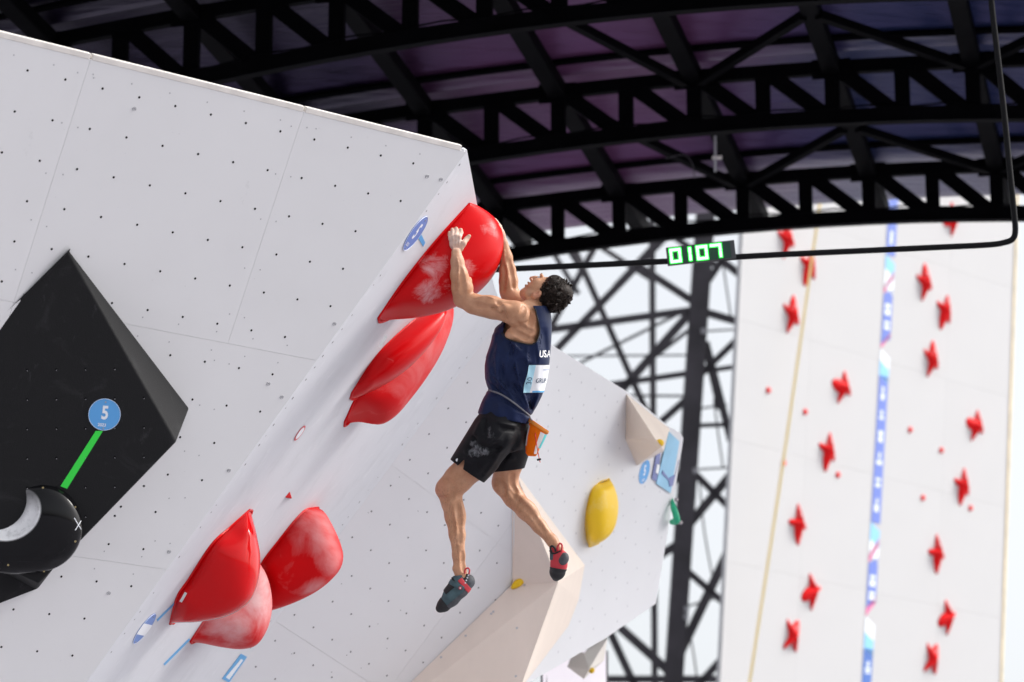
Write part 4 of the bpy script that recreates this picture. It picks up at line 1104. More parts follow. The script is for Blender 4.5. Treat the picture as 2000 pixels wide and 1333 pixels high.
# ------------------------------------------------------------ the climber
FR = Frame(1000, 800, 17.05)
bpy.context.view_layer.update()
h1 = [c for c in H1[0].children if c.name.startswith('shell')][0]
def zhit(px, py):                             # depth of the gripped hold under a pixel, in figure units
    p = on_obj(h1, px, py, 0.0)
    return None if p is None else ((p - FR.o) @ FW) / FR.m
zh = zhit(890, 475) or 20.0
zi = [zhit(x, y) or zh for (x, y) in ((899, 450), (891, 447), (883, 450), (877, 456), (915, 462), (903, 482))]
v3 = lambda *a: np.array(a, float)
HU, HF, HL = v3(.855, -.515, .067), v3(-.5, -.78, .37), None
HU = nrm(HU); HF = nrm(HF - HU * (HF @ HU)); HL = np.cross(HU, HF); HX = [HU, HF, HL]
HC = v3(1066, 571, 0)
def hp(u, f, l=0.0): return HC + HU * u + HF * f + HL * l

R_ = 1.25
LO, HI = (838, 412, -92), (1122, 1150, 150)
# torso alone (shared by body and shirt)
def torso(f):
    f.ell((985, 832, 14), (42, 40, 46), None, 8)
    f.ell((990, 778, 6), (38, 52, 42), None, 14)
    f.ell((1008, 700, 0), (50, 60, 48), None, 16)
    f.ell((1026, 645, 0), (40, 42, 50), None, 14)
fb = Field(LO, HI, R_)
torso(fb)
# shoulder girdle and back muscles on the near side
fb.ell((1031, 640, -40), (15, 24, 16), [nrm(v3(.9, -.3, -.2)), nrm(v3(.3, .95, 0)), v3(0, 0, 1)], 6)
fb.ell((1004, 652, -39), (22, 14, 14), [nrm(v3(.8, -.55, 0)), nrm(v3(.55, .8, 0)), v3(0, 0, 1)], 5)
fb.ell((1022, 664, -38), (26, 12, 13), [nrm(v3(.9, .35, 0)), nrm(v3(-.35, .9, 0)), v3(0, 0, 1)], 5)
fb.ell((1040, 622, -30), (14, 20, 18), None, 6)
fb.chain([(1008, 610, -40, 16), (1034, 604, -22, 17), (1048, 600, -6, 17)], 8)
fb.chain([(1052, 616, 36, 16), (1050, 602, 8, 17)], 8)
fb.chain([(1038, 618, 0, 24), (1050, 598, 0, 20), (1056, 586, 0, 19)], 8)
# near (left) arm
ZE = min(-2.0, (zhit(900, 575) if zhit(900, 575) is not None else 999) - 19)
fb.ell((1008, 614, -46), (27, 23, 24), [nrm(v3(.95, .25, .2)), nrm(v3(-.25, .95, 0)), v3(0, 0, 1)], 9)
fb.chain([(1005, 612, -46, 22), (962, 602, -32, 20.5), (925, 594, ZE - 10, 19), (904, 586, ZE, 16)], 8)
fb.ell((950, 589, -28), (27, 11.5, 15), [nrm(v3(.98, .12, -.3)), v3(0, 1, 0), v3(.3, 0, .95)], 5)
fb.ell((952, 607, -30), (31, 12.5, 16), [nrm(v3(.96, .2, -.3)), v3(0, 1, 0), v3(.3, 0, .95)], 5)
zf = lambda x, y, r, z: min(z, (zhit(x, y) if zhit(x, y) is not None else 999) - r - 1.5)
fb.chain([(902, 583, ZE, 17), (903, 563, zf(898, 563, 19, 2), 20), (897, 538, zf(897, 538, 15, 12), 16.3), (893.5, 512, zf(893, 512, 11, zh - 13), 12), (891.5, 494, zf(891, 494, 9, zh - 9), 9.8)], 7)
print('hold depth', zh, zi, zhit(898, 563), zhit(897, 538), zhit(893, 512), ZE)
fb.ell((907, 560, ZE + 6), (12, 22, 12), [nrm(v3(.85, .5, 0)), nrm(v3(-.5, .85, 0)), v3(0, 0, 1)], 5)
fb.ell((894, 545, ZE - 8), (8, 26, 8), [nrm(v3(1, .12, 0)), nrm(v3(-.12, 1, 0)), v3(0, 0, 1)], 3)
fb.ell((985, 604, -62), (20, 10, 8), [nrm(v3(.97, .2, 0)), nrm(v3(-.2, .97, 0)), v3(0, 0, 1)], 4)
fb.cone((975, 590, -58), (990, 622, -60), 1.6, 1.2, 5, 'sub')
fb.cone((935, 597, ZE - 28), (972, 604, -56), 1.3, 1.3, 5, 'sub')
fb.cone((1016, 632, -62), (1042, 628, -52), 1.6, 1.2, 5, 'sub')
fb.cone((1006, 640, -60), (1024, 652, -56), 1.6, 1.2, 5, 'sub')
fb.cone((899, 520, zh - 24), (904, 556, ZE - 20), 1.0, 1.4, 4, 'sub')
# near hand
fb.ell((889.5, 474, zh - 6), (12.5, 16, 6.8), [nrm(v3(1, .08, 0)), nrm(v3(-.08, 1, 0)), v3(0, 0, 1)], 5)
for (kx, ky, mx, my, tx, ty, r, zz) in ((897.5, 463, 900.5, 454.5, 899.5, 448.5, 4.3, zi[0]), (891, 461, 892, 451.5, 890.5, 446, 4.4, zi[1]), (884.5, 462.5, 884, 453, 883, 448, 4.2, zi[2]), (879.5, 467, 878, 459, 877.5, 454, 3.7, zi[3])):
    fb.chain([(kx, ky, zh - 6, r), (mx, my, zz - 6.5, r * 0.97), (tx, ty, zz - 3.0, r * 0.88)], 1.6)
    fb.ell((kx, ky, zh - 9.5), (3.8, 3.6, 3.4), None, 3)
fb.chain([(898, 486, zh - 6, 7), (905, 476, zi[5] - 6, 5.6), (911, 467, zi[4] - 5.5, 4.7), (916, 461, zi[4] - 4, 3.9)], 2.5)
# far (right) arm and hand
fb.chain([(1050, 616, 44, 20), (1030, 602, 72, 20), (1004, 582, 96, 17), (992, 566, 98, 16.5)], 8)
fb.chain([(994, 574, 98, 16), (993, 548, 98, 18), (991, 526, 97, 15.5), (988, 500, 95, 12), (983, 472, 92, 9)], 7)
fb.ell((977, 453, 92), (9, 17, 9), [nrm(v3(1, -.45, 0)), nrm(v3(.45, 1, 0)), v3(0, 0, 1)], 5)
for dz_, a, b_, c_ in ((-10, (974, 441), (964, 431), (953, 424)), (-3, (975, 439), (966, 428), (955, 420)), (4, (976, 440), (968, 430), (957, 423)), (11, (977, 443), (970, 434), (960, 428))):
    fb.chain([(*a, 92 + dz_, 4.6), (*b_, 90 + dz_, 4.3), (*c_, 86 + dz_, 3.8)], 2)
fb.chain([(975, 462, 84, 6), (968, 455, 76, 5), (962, 450, 70, 4)], 2.5)
# head
fb.ell(hp(6, -7), (33, 33, 27), HX, 5)
fb.ell(hp(-12, 11), (29, 22, 24), HX, 8)
fb.ell(hp(-36, 20), (9.5, 9, 12), HX, 8)
for s_ in (1, -1):
    fb.chain([(*hp(-22, -6, 22 * s_), 7), (*hp(-33, 8, 17 * s_), 7), (*hp(-38, 19, 7 * s_), 7)], 7)
    fb.ell(hp(-6, 22, 15 * s_), (8, 7, 8), HX, 7)
    fb.ell(hp(2.5, 33, 11 * s_), (4.6, 4.5, 7), HX, 3, 'sub')
    fb.ell(hp(9.5, 29, 11 * s_), (3.4, 4.5, 10), HX, 4)
    fb.ell(hp(-20, -6, 27 * s_), (11.5, 7.5, 6.5), HX, 1.2)
    fb.ell(hp(-18, -4.5, 33 * s_), (6.5, 4, 3.6), HX, 1.2, 'sub')
fb.chain([(*hp(6, 32), 3.4), (*hp(-3, 37), 4), (*hp(-9, 40), 4.6)], 4)
fb.ell(hp(-11, 36, 4.5), (3, 3.4, 3.2), HX, 2); fb.ell(hp(-11, 36, -4.5), (3, 3.4, 3.2), HX, 2)
fb.ell(hp(-19, 34), (2.6, 3.6, 8.5), HX, 2.5); fb.ell(hp(-26, 31.5), (2.8, 4.0, 8), HX, 2.5)
fb.ell(hp(-22.5, 37), (1.7, 4.5, 7), HX, 1.5, 'sub')
fb.chain([(*hp(-32, 16), 9), (*hp(-26, -2), 12), (1050, 596, 0, 17)], 9)
# near (left) leg
fb.chain([(972, 852, -8, 38), (926, 905, 10, 32), (894, 938, 22, 27), (877, 957, 27, 25)], 8)
fb.chain([(877, 957, 27, 25), (882, 982, 22, 20), (888, 1010, 14, 19), (893, 1045, 6, 15.5), (896, 1085, 0, 11.8), (898, 1112, -3, 11.8), (903, 1128, -4, 13)], 7)
fb.ell((862, 955, 20), (11, 15, 13), [nrm(v3(.9, .35, 0)), nrm(v3(-.35, .9, 0)), v3(0, 0, 1)], 6)
fb.ell((898, 1006, 12), (11, 28, 15), [nrm(v3(1, -.05, 0)), nrm(v3(.05, 1, 0)), v3(0, 0, 1)], 6)
fb.ell((889, 1110, -9), (5, 6, 5), None, 5)
# far (right) leg
fb.chain([(1002, 852, 38, 32), (993, 905, 62, 28), (986, 945, 80, 25)], 8)
fb.chain([(986, 948, 80, 25), (1004, 976, 72, 20), (1028, 1001, 58, 18), (1054, 1031, 46, 13.5), (1078, 1058, 36, 10.8), (1090, 1076, 32, 12)], 7)
fb.ell((976, 957, 70), (10, 14, 12), [nrm(v3(.8, -.5, 0)), nrm(v3(.5, .8, 0)), v3(0, 0, 1)], 6)
fb.ell((1034, 994, 52), (11, 26, 13), [nrm(v3(.72, -.7, 0)), nrm(v3(.7, .72, 0)), v3(0, 0, 1)], 6)
def surf(x, y):                               # first skin point seen from the near side
    i = int(round((x - fb.lo[0]) / R_)); j = int(round((y - fb.lo[1]) / R_)); col = np.nonzero(fb.v[i, j, :] < 0)[0]
    return None if len(col) == 0 else fb.lo[2] + R_ * col[0]
def carve(pts, r, depth_, k=5, op='sub'):
    P_ = []
    for q in resample(pts, 10):
        z = surf(q[0], q[1])
        if z is not None: P_.append((q[0], q[1], z - r + depth_ if op == 'sub' else z + r - depth_, r))
    for a, b in zip(P_, P_[1:]):
        if abs(a[2] - b[2]) < 14: fb.cone(a[:3], b[:3], a[3], b[3], k, op)
for (pts, r, dp) in (([(973, 591), (981, 606), (985, 622)], 4, 2.2), ([(922, 594), (945, 599), (970, 604)], 4, 1.6), ([(1026, 600), (1019, 617), (1004, 630)], 5, 2.4), ([(1040, 616), (1036, 640), (1024, 657)], 5, 2.2),
                     ([(996, 640), (1010, 652), (1028, 660)], 4, 1.8), ([(1012, 634), (1026, 645), (1042, 650)], 4, 1.8), ([(906, 574), (905, 552), (900, 526)], 4, 1.5), ([(888, 566), (888, 545), (890, 522)], 4, 1.2),
                     ([(930, 916), (908, 938), (892, 946)], 6, 2.2), ([(872, 938), (884, 950), (883, 972)], 5, 2.2), ([(857, 973), (868, 976), (876, 972)], 4, 1.8), ([(894, 984), (899, 1016), (899, 1058)], 5, 2.0), ([(878, 992), (884, 1030), (890, 1078)], 4, 1.5),
                     ([(905, 1080), (906, 1100), (907, 1114)], 4, 1.4), ([(998, 962), (1016, 984), (1040, 1008), (1062, 1040)], 4, 1.8), ([(1000, 930), (1002, 950), (1008, 962)], 4, 2.0), ([(972, 938), (982, 950), (984, 968)], 4, 1.6),
                     ([(982, 566), (985, 545), (984, 520)], 4, 1.6), ([(1004, 560), (1002, 540), (996, 510)], 4, 1.4)):
    carve(pts, r, dp * 0.68)
for (pts, r) in (([(897, 574), (893, 552), (897, 528), (893, 505)], 1.2), ([(928, 584), (948, 580), (964, 584)], 1.2), ([(886, 1000), (892, 1030), (888, 1060), (893, 1090)], 1.1), ([(989, 560), (992, 535), (986, 505), (984, 480)], 1.2),
                 ([(884, 480), (886, 470), (884, 464)], 1.0), ([(891, 480), (891.5, 470), (891.5, 463)], 1.0), ([(897, 480), (897, 471), (898, 465)], 1.0), ([(885, 500), (886, 490), (885, 482)], 1.0)):
    carve(pts, r, 1.5, 2.5, 'add')
Vb, Fb = fb.mesh(1)
dist = lambda c: np.linalg.norm(Vb - np.array(c), axis=1)
chalk = np.clip(1.25 - dist((890, 468, zh)) / 34, 0, 1); chalk = np.maximum(chalk, np.clip(1.2 - dist((968, 442, 90)) / 34, 0, 1))
chalk = np.maximum(chalk, 0.45 * np.clip(1 - dist((893, 515, zh - 10)) / 40, 0, 1))
hairm = np.clip((Vb[:, 1] - 925) / 40, 0, 1) * np.clip((1108 - Vb[:, 1]) / 25, 0, 1)
red = np.clip(1 - dist((862, 956, 15)) / 26, 0, 1) * 0.8; red = np.maximum(red, np.clip(1 - dist(hp(-20, -8, 30)) / 14, 0, 1)); red = np.maximum(red, np.clip(1 - dist(hp(-9, 40)) / 12, 0, 1) * .7)
red = np.maximum(red, np.clip(1 - dist((900, 588, 0)) / 26, 0, 1) * .5)
stub = np.clip(1 - np.abs((Vb - HC) @ HU + 28) / 12, 0, 1) * np.clip(((Vb - HC) @ HF + 6) / 10, 0, 1) * (np.linalg.norm(Vb - HC, axis=1) < 60)
def skin():
    m = mat('skin', (0.52, 0.29, 0.19), 0.48, spec=0.4); t = NT(m)
    t.b.inputs['Subsurface Weight'].default_value = 0.06; t.b.inputs['Subsurface Radius'].default_value = (0.02, 0.008, 0.005); t.b.inputs['Subsurface Scale'].default_value = 0.4
    def attr(n): a = t.new('Attribute'); a.attribute_name = n; return a.outputs['Fac']
    base = t.mix(t.ramp(t.noise(14, 8, 0.65), 0.32, 0.70), (0.46, 0.22, 0.115), (0.60, 0.325, 0.195))
    base = t.mix(t.math('MULTIPLY', attr('redness'), 0.55), base, (0.50, 0.16, 0.11))
    base = t.mix(t.math('MULTIPLY', attr('stubble'), 0.40), base, (0.16, 0.09, 0.065))
    hairs = t.ramp(t.noise(150, 4, 0.7, mscale=(1, 1, 0.3)), 0.50, 0.66, 0, 0.45)
    base = t.mix(t.math('MULTIPLY', hairs, attr('leg_hair')), base, (0.22, 0.115, 0.07))
    ck = t.math('MULTIPLY', attr('chalk'), t.ramp(t.noise(45, 6, 0.7), 0.28, 0.62, 0.35, 1.0))
    t.color(t.mix(t.math('MULTIPLY', ck, 0.8), base, (0.74, 0.66, 0.62)))
    t.link(t.ramp(ck, 0, 0.5, 0.45, 0.85), t.b.inputs['Roughness']); t.bump(t.noise(110, 4, 0.6), 0.3, 0.004); return m
M['skin'] = skin()
person = mkf('person', FR, Vb, Fb, M['skin'], None, True, {'chalk': chalk, 'leg_hair': hairm, 'redness': red, 'stubble': stub})
tag(person, 'climber in navy tank top and black shorts hanging from the top red hold', 'person')

# hair: curly dark mass with tufts
fh = Field((1035, 522, -58), (1128, 628, 58), 1.15)
fh.ell(hp(8.5, -12), (33, 32.5, 29), HX, 0); fh.ell(hp(20, 2), (22, 20, 30), HX, 6); fh.ell(hp(26, -22), (20, 20, 26), HX, 6)
rh = np.random.RandomState(5)
for _ in range(150):
    d = rh.normal(size=3); d /= np.linalg.norm(d); c = hp(9.5, -13) + (HU * d[0] * 33.5 + HF * d[1] * 33 + HL * d[2] * 29.5) * rh.uniform(0.90, 1.05)
    e = nrm(rh.normal(size=3)); e2 = nrm(np.cross(e, d)); e3 = np.cross(e, e2)
    fh.ell(c, (rh.uniform(7, 13), rh.uniform(2.2, 4.0), rh.uniform(2.0, 3.6)), [e, e2, e3], 0.8)
sl, X, Y, Z = fh.full()
u_ = (X - HC[0]) * HU[0] + (Y - HC[1]) * HU[1] + (Z - HC[2]) * HU[2]; f_ = (X - HC[0]) * HF[0] + (Y - HC[1]) * HF[1] + (Z - HC[2]) * HF[2]; l_ = (X - HC[0]) * HL[0] + (Y - HC[1]) * HL[1] + (Z - HC[2]) * HL[2]
wav = 2.0 * np.sin(l_ * 0.5 + u_ * 0.3) + 1.2 * np.sin(u_ * 0.8 + l_ * 0.9)
fh.v = np.maximum(fh.v, (-0.49 * u_ + 0.87 * f_ - 3.5 + wav).astype(np.float32))
ear = np.sqrt(((u_ + 21) / 14) ** 2 + ((f_ + 5) / 10.5) ** 2)
fh.v = np.maximum(fh.v, np.where(np.abs(l_) > 18, (1 - ear) * 8, -50).astype(np.float32))
fh.v = np.maximum(fh.v, (-34 - u_ - 0.0 * f_).astype(np.float32))
def hair_m():
    m = mat('dark_hair', (0.013, 0.008, 0.006), 0.5, spec=0.18); t = NT(m)
    w_ = t.noise(38, 5, 0.7, dist=2.5); t.color(t.mix(t.ramp(w_, 0.42, 0.66), (0.008, 0.005, 0.004), (0.032, 0.018, 0.012))); t.bump(w_, 0.6, 0.006); return m
M['hair'] = hair_m()
V, F = fh.mesh(1); hair = mkf('hair', FR, V, F, M['hair'], person)
strands = []
ctr = hp(8.5, -12); crown = hp(30, -20)
for _ in range(7500):
    d = rh.normal(size=3); d /= np.linalg.norm(d)
    c = ctr + (HU * d[0] * 33 + HF * d[1] * 32.5 + HL * d[2] * 29) * rh.uniform(0.96, 1.04)
    u0_, f0_, l0_ = (c - HC) @ HU, (c - HC) @ HF, (c - HC) @ HL
    if -0.49 * u0_ + 0.87 * f0_ > 2.5 or u0_ < -27: continue
    if abs(l0_) > 14 and ((u0_ + 21) / 14) ** 2 + ((f0_ + 5) / 10.5) ** 2 < 1.1: continue
    dd = nrm(HU * d[0] + HF * d[1] + HL * d[2])
    fl_ = (c - crown) + rh.normal(size=3) * 9; fl_ = nrm(fl_ - dd * (fl_ @ dd)); sd_ = np.cross(dd, fl_)
    L = rh.uniform(6, 12); amp = rh.uniform(1.2, 3.2); ph0 = rh.uniform(0, 6.28); w0 = rh.uniform(3.5, 6.5); lift = rh.uniform(0.0, 2.6)
    pts = [c + fl_ * L * t + dd * (lift * sin(pi * min(t * 1.1, 1)) + amp * 0.45 * sin(w0 * t + ph0)) + sd_ * amp * cos(w0 * t + ph0) for t in (0, .2, .4, .6, .8, 1)]
    strands.append(tube([FR.w(p) for p in pts], np.array([1.3, 1.5, 1.4, 1.2, .9, .3]) * 0.0009, 3, False))
v, f = merge(strands); tag(mk('stray_curls', v, f, M['hair'], hair), kind='stuff')
M['eye'] = mat('eye_white', (0.7, 0.68, 0.66), 0.2); M['iris'] = mat('iris_dark', (0.03, 0.018, 0.012), 0.15)
for s_ in (1, -1):
    fe = Field(hp(2.5, 28, 11 * s_) - 9, hp(2.5, 28, 11 * s_) + 9, 0.8); fe.ell(hp(2.5, 27.5, 11 * s_), (4.3, 4.3, 4.3), None, 0); V, F = fe.mesh(1)
    ey = mkf('eye', FR, V, F, M['eye'], person)
    fe = Field(hp(2.5, 30, 11 * s_) - 6, hp(2.5, 30, 11 * s_) + 6, 0.7); fe.ell(hp(2.5, 30.6, 11 * s_), (2.3, 1.6, 2.3), HX, 0); V, F = fe.mesh(1); mkf('iris', FR, V, F, M['iris'], ey)
    pts = [FR.w(hp(9, 34.5, 4 * s_)), FR.w(hp(11.5, 33, 11 * s_)), FR.w(hp(9.5, 27.5, 19.5 * s_))]
    v, f = tube(bez(pts, 5), [.0028, .004, .0046, .005, .005, .005, .0048, .0042, .0035, .0025, .0012], 6); mk('eyebrow', v, f, M['hair'], person, True)

# ------------------------------------------------------------ tank top
def folds(x, y, segs):
    d = np.zeros(np.broadcast(x, y).shape, np.float32)
    for (x0, y0, x1, y1, w, a) in segs:
        ex, ey = x1 - x0, y1 - y0; L = ex * ex + ey * ey
        t = ((x - x0) * ex + (y - y0) * ey) / L
        tc = np.clip(t, 0, 1); dd = (x - x0 - tc * ex) ** 2 + (y - y0 - tc * ey) ** 2
        d = d + a * np.exp(-dd / (w * w)) * np.clip(1.15 - np.abs(2 * tc - 1) ** 3, 0.1, 1)
    return d
ft = Field((918, 585, -80), (1092, 845, 82), 1.45)
ft2 = Field((918, 585, -80), (1092, 845, 82), 1.45); torso(ft2)
ft2.ell((1040, 622, -26), (14, 20, 18), None, 6); ft2.ell((1031, 640, -40), (15, 24, 16), [nrm(v3(.9, -.3, -.2)), nrm(v3(.3, .95, 0)), v3(0, 0, 1)], 6)
ft2.chain([(1034, 604, -20, 16), (1048, 600, -6, 16), (1050, 602, 8, 17), (1056, 616, 36, 16)], 8)
sl, X, Y, Z = ft.full()
SIL = [(585, 1020, 1066), (600, 1003, 1072), (612, 990, 1076), (628, 982, 1077.5), (640, 967, 1078), (665, 960, 1077), (694, 950, 1075), (714, 946.5, 1072.5), (739, 947, 1068.5), (762, 953, 1063), (777, 945, 1057), (790, 939, 1050), (803, 934, 1043), (815, 931, 1037), (829, 929, 1033), (850, 926, 1031)]
sy = [a[0] for a in SIL]; yy = Y.ravel()
xl = np.interp(yy, sy, [a[1] for a in SIL]); xr = np.interp(yy, sy, [a[2] for a in SIL])
kn = np.ones(5) / 5
xl = np.convolve(np.pad(xl, 2, 'edge'), kn, 'valid')[None, :, None]; xr = np.convolve(np.pad(xr, 2, 'edge'), kn, 'valid')[None, :, None]
hz = np.interp(yy, [585, 640, 700, 762, 800, 850], [44, 56, 58, 48, 52, 54])[None, :, None]; zc = np.interp(yy, [585, 700, 850], [0, 2, 10])[None, :, None]
xc, a_ = (xl + xr) / 2, (xr - xl) / 2
e_ = 2.25
loft = ((np.abs((X - xc) / a_) ** e_ + np.abs((Z - zc) / hz) ** e_) ** (1 / e_) - 1) * np.minimum(a_, hz)
belt = 762 + (X - 953) * 0.62
FOLD = [(1000, 667, 986, 722, 2.6, 1.2), (1010, 671, 1001, 736, 2.6, -1.2), (1030, 673, 1029, 735, 3, 1.1), (1044, 664, 1050, 716, 3, -1.1), (958, 728, 1000, 772, 2.8, 1.3), (955, 745, 986, 776, 2.8, -1.3), (1000, 757, 1030, 800, 2.8, 1.3), (1036, 768, 1038, 806, 2.8, -1.3), (970, 664, 958, 705, 3, -1.0), (1052, 700, 1046, 760, 3, 0.9), (985, 775, 1010, 790, 2.6, 1.1), (1008, 672, 1004, 700, 4, 2.0), (1004, 700, 1014, 745, 3.5, 2.2), (1014, 745, 1034, 800, 3.5, 2.6), (990, 664, 1004, 702, 6, -2.4), (1000, 668, 1018, 690, 5, 1.8), (1020, 690, 1036, 712, 6, 2.0),
        (968, 690, 974, 765, 5, 2.2), (980, 715, 992, 775, 6, -2.6), (955, 715, 962, 770, 6, 2.0), (986, 700, 984, 760, 5, 2.0), (1000, 745, 1018, 790, 5, -2.4), (975, 745, 1004, 782, 5, 2.0), (1042, 640, 1052, 700, 6, 2.2),
        (1060, 640, 1066, 700, 7, -2.0), (1046, 770, 1036, 800, 5, -3.0), (1056, 760, 1040, 800, 5, 2.2), (950, 775, 942, 810, 7, 1.3), (963, 780, 957, 812, 7, -1.0), (977, 786, 973, 816, 7, 1.2), (991, 792, 989, 819, 7, -0.9),
        (1005, 800, 1003, 822, 7, 1.0), (1018, 808, 1018, 827, 7, -0.7), (1024, 720, 1030, 760, 8, 1.6), (965, 650, 972, 690, 7, 1.8)]
fd = 2.2 * folds(X[:, :, 0], Y[:, :, 0], FOLD)[:, :, None] * np.clip((zc - Z) / 20 + 0.35, 0, 1)
outer = np.minimum(loft, ft2.v - 3.2) - fd + 3.2 * np.exp(-((Y - belt) / 4.0) ** 2) * (Y > 740)
sh = np.maximum(outer, -(outer + 2.6))
ARM0 = 0
ARM = [(1036, 590), (1046, 611), (1053, 637), (1052.5, 652), (1047, 667), (1037, 672.5), (1020, 670), (1000, 665), (988, 659), (983, 650), (984, 638), (988, 625), (960, 612), (975, 575), (1030, 575)]
ap = poly2d(X.ravel(), yy, ARM)[:, :, None]
sh = np.maximum(sh, np.where(Z < 2, -ap, -60)); 
apf = poly2d(X.ravel(), yy, [(p[0] + 30 if p[0] > 1000 else p[0] + 25, p[1]) for p in ARM])[:, :, None]
sh = np.maximum(sh, np.where(Z > 20, -apf, -60))
hem = 808 + (X - 932) * 0.21
sh = np.maximum(sh, (Y - hem) * 0.97)
neck = np.sqrt((X - 1044 - (Y - 606) * -0.65) ** 2 + Z ** 2 * 0.8) - 25
sh = np.maximum(sh, np.where(Y < 632, -neck, -60)); sh = np.maximum(sh, 598 - Y)
ft.v = sh.astype(np.float32)
def cloth(name, col, rough, bump=0.25, dust=None, thin=0.0):
    m = mat(name, col, rough, spec=0.16); t = NT(m)
    t.b.inputs['Sheen Weight'].default_value = 0.03
    c = t.mix(t.ramp(t.noise(7, 5), 0.35, 0.7), tuple(q * 0.85 for q in col), tuple(q * 1.15 for q in col))
    if dust:
        tot = None; tc = t.new('TexCoord')
        for (ctr, r, a) in dust:
            vm = t.new('VectorMath', operation='DISTANCE'); t.link(tc.outputs['Object'], vm.inputs[0]); vm.inputs[1].default_value = ctr
            z = t.ramp(vm.outputs['Value'], r * 0.3, r, a, 0.0); tot = z if tot is None else t.math('MAXIMUM', tot, z)
        fac = t.math('ADD', t.math('MULTIPLY', t.noise(34, 10, 0.78, dist=2.0, mscale=(1, 1, 0.6)), 0.8), tot)
        c = t.mix(t.ramp(fac, 0.60, 0.92, 0, 0.6), c, (0.50, 0.51, 0.54))
    t.color(c); t.bump(t.noise(350, 2), bump, 0.0015)
    if thin:
        tr = t.new('BsdfTranslucent'); t.link(c, tr.inputs['Color']); mx = t.new('MixShader'); mx.inputs[0].default_value = thin
        out = [n for n in t.nt.nodes if n.type == 'OUTPUT_MATERIAL'][0]; t.link(t.b.outputs[0], mx.inputs[1]); t.link(tr.outputs[0], mx.inputs[2]); t.link(mx.outputs[0], out.inputs['Surface'])
    return m
M['navy'] = cloth('navy_jersey', (0.008, 0.016, 0.058), 0.45)
V, F = ft.mesh(2); shirt = mkf('tank_top', FR, V, F, M['navy'], person)
bpy.context.view_layer.update()
# black binding round the armhole
M['binding'] = mat('black_binding', (0.006, 0.006, 0.009), 0.6)
pts = []
for q in resample([(1040, 600), (1047, 612), (1053.5, 637), (1053.5, 652), (1048, 667.5), (1037, 673.5), (1020, 671), (1000, 666), (985.5, 659), (979.5, 650)], 40):
    p = on_obj(shirt, q[0], q[1], 0.001)
    if p is None:
        cxy = np.array([1015, 640.]); qq = q + (q - cxy) / np.linalg.norm(q - cxy) * 2.0; p = on_obj(shirt, qq[0], qq[1], 0.001)
    if p is not None: pts.append(p)
pts = np.array(pts)
if len(pts) > 6:
    keep = [pts[0]]
    for p in pts[1:]:
        if np.linalg.norm(p - keep[-1]) < 0.08: keep.append(p)
    v, f = tube(keep, 0.0036, 6); mk('armhole_binding', v, f, M['binding'], shirt, True)
# waist cord
def drape(ob, path, n, off=0.002):
    out = []
    for q in resample(path, n):
        p = on_obj(ob, q[0], q[1], off)
        if p is not None and (not out or np.linalg.norm(p - out[-1]) < 0.09): out.append(p)
    return out
M['cord'] = mat('grey_cord', (0.16, 0.16, 0.18), 0.7)
pts = drape(shirt, [(954.5, 762.5), (975, 769), (995, 781), (1015, 796), (1034, 812)], 40, 0.003)
v, f = tube(pts, 0.0048, 8); mk('waist_cord', v, f, M['cord'], shirt, True)
# prints on the back, laid on the cloth along the back's own normal
bn_, b1 = nrm(v3(.60, 0, -.80)), nrm(v3(.80, 0, .60)); b2 = nrm(v3(-.12, 1, 0))
def lay(pts2, org, off=1.0):
    base_ = wloc(shirt); out = []; dw = nrm(FR.w(org - bn_) - FR.w(org))
    for (u, w_) in pts2:
        s0 = FR.w(org + b1 * u + b2 * w_ + bn_ * 90)
        ok, hpz, hn, _ = shirt.ray_cast(Vector(s0 - base_), Vector(dw))
        out.append((np.array(hpz) + base_ - dw * off * FR.m) if ok else None)
    last = next((o for o in out if o is not None), FR.w(org))
    for i, o in enumerate(out):
        if o is None: out[i] = last
        else: last = o
    return out
def lay_text(name, s, org, size, mat_, rot=0.0, bold=0.0, xs=1.0, off=1.1, par=None):
    v, f = text_mesh(s, size, bold, xs)
    import bmesh
    bm = bmesh.new(); vs_ = [bm.verts.new((a[0], a[1], 0)) for a in v]
    for q in f:
        try: bm.faces.new([vs_[i] for i in q])
        except ValueError: pass
    bmesh.ops.triangulate(bm, faces=bm.faces[:])
    bm.verts.index_update(); v = [tuple(a.co) for a in bm.verts]; f = [tuple(a.index for a in q.verts) for q in bm.faces]; bm.free()
    c_, s_ = cos(rot), sin(rot)
    p2 = [(a[0] * c_ - a[1] * s_, -(a[0] * s_ + a[1] * c_)) for a in v]
    return mk(name, lay(p2, org, off), f, mat_, par or shirt)
M['white_print'] = mat('white_print', (0.80, 0.80, 0.82), 0.5)
lay_text('back_lettering', 'USA', v3(1064, 692, -30), 19, M['white_print'], bold=0.25, xs=1.2, off=1.0)
def sheet(name, u0, u1, w0, w1, org, mat_, off, par, nu=16, nw=12):
    p2 = [(u0 + (u1 - u0) * i / nu, w0 + (w1 - w0) * j / nw) for j in range(nw + 1) for i in range(nu + 1)]
    V = lay(p2, org, off); F = [(j * (nu + 1) + i, j * (nu + 1) + i + 1, (j + 1) * (nu + 1) + i + 1, (j + 1) * (nu + 1) + i) for j in range(nw) for i in range(nu)]
    return mk(name, V, F, mat_, par, True)
M['bib'] = mat('paper_bib', (0.74, 0.75, 0.78), 0.7); M['bib_blue'] = mat('bib_light_blue', (0.36, 0.62, 0.74), 0.7); M['bib_ink'] = mat('bib_ink', (0.05, 0.08, 0.14), 0.6)
BO = v3(1051, 740, -36)
bib = sheet('number_bib', -28, 46, -27, 27, BO, M['bib'], 1.6, shirt)
sheet('blue_strip', -28, -13, -27, 27, BO, M['bib_blue'], 2.1, bib, 6)
sheet('blue_foot', -8, 40, 23.5, 26.8, BO, mat('bib_foot_blue', (0.10, 0.36, 0.66), 0.7), 2.1, bib, 8, 2)
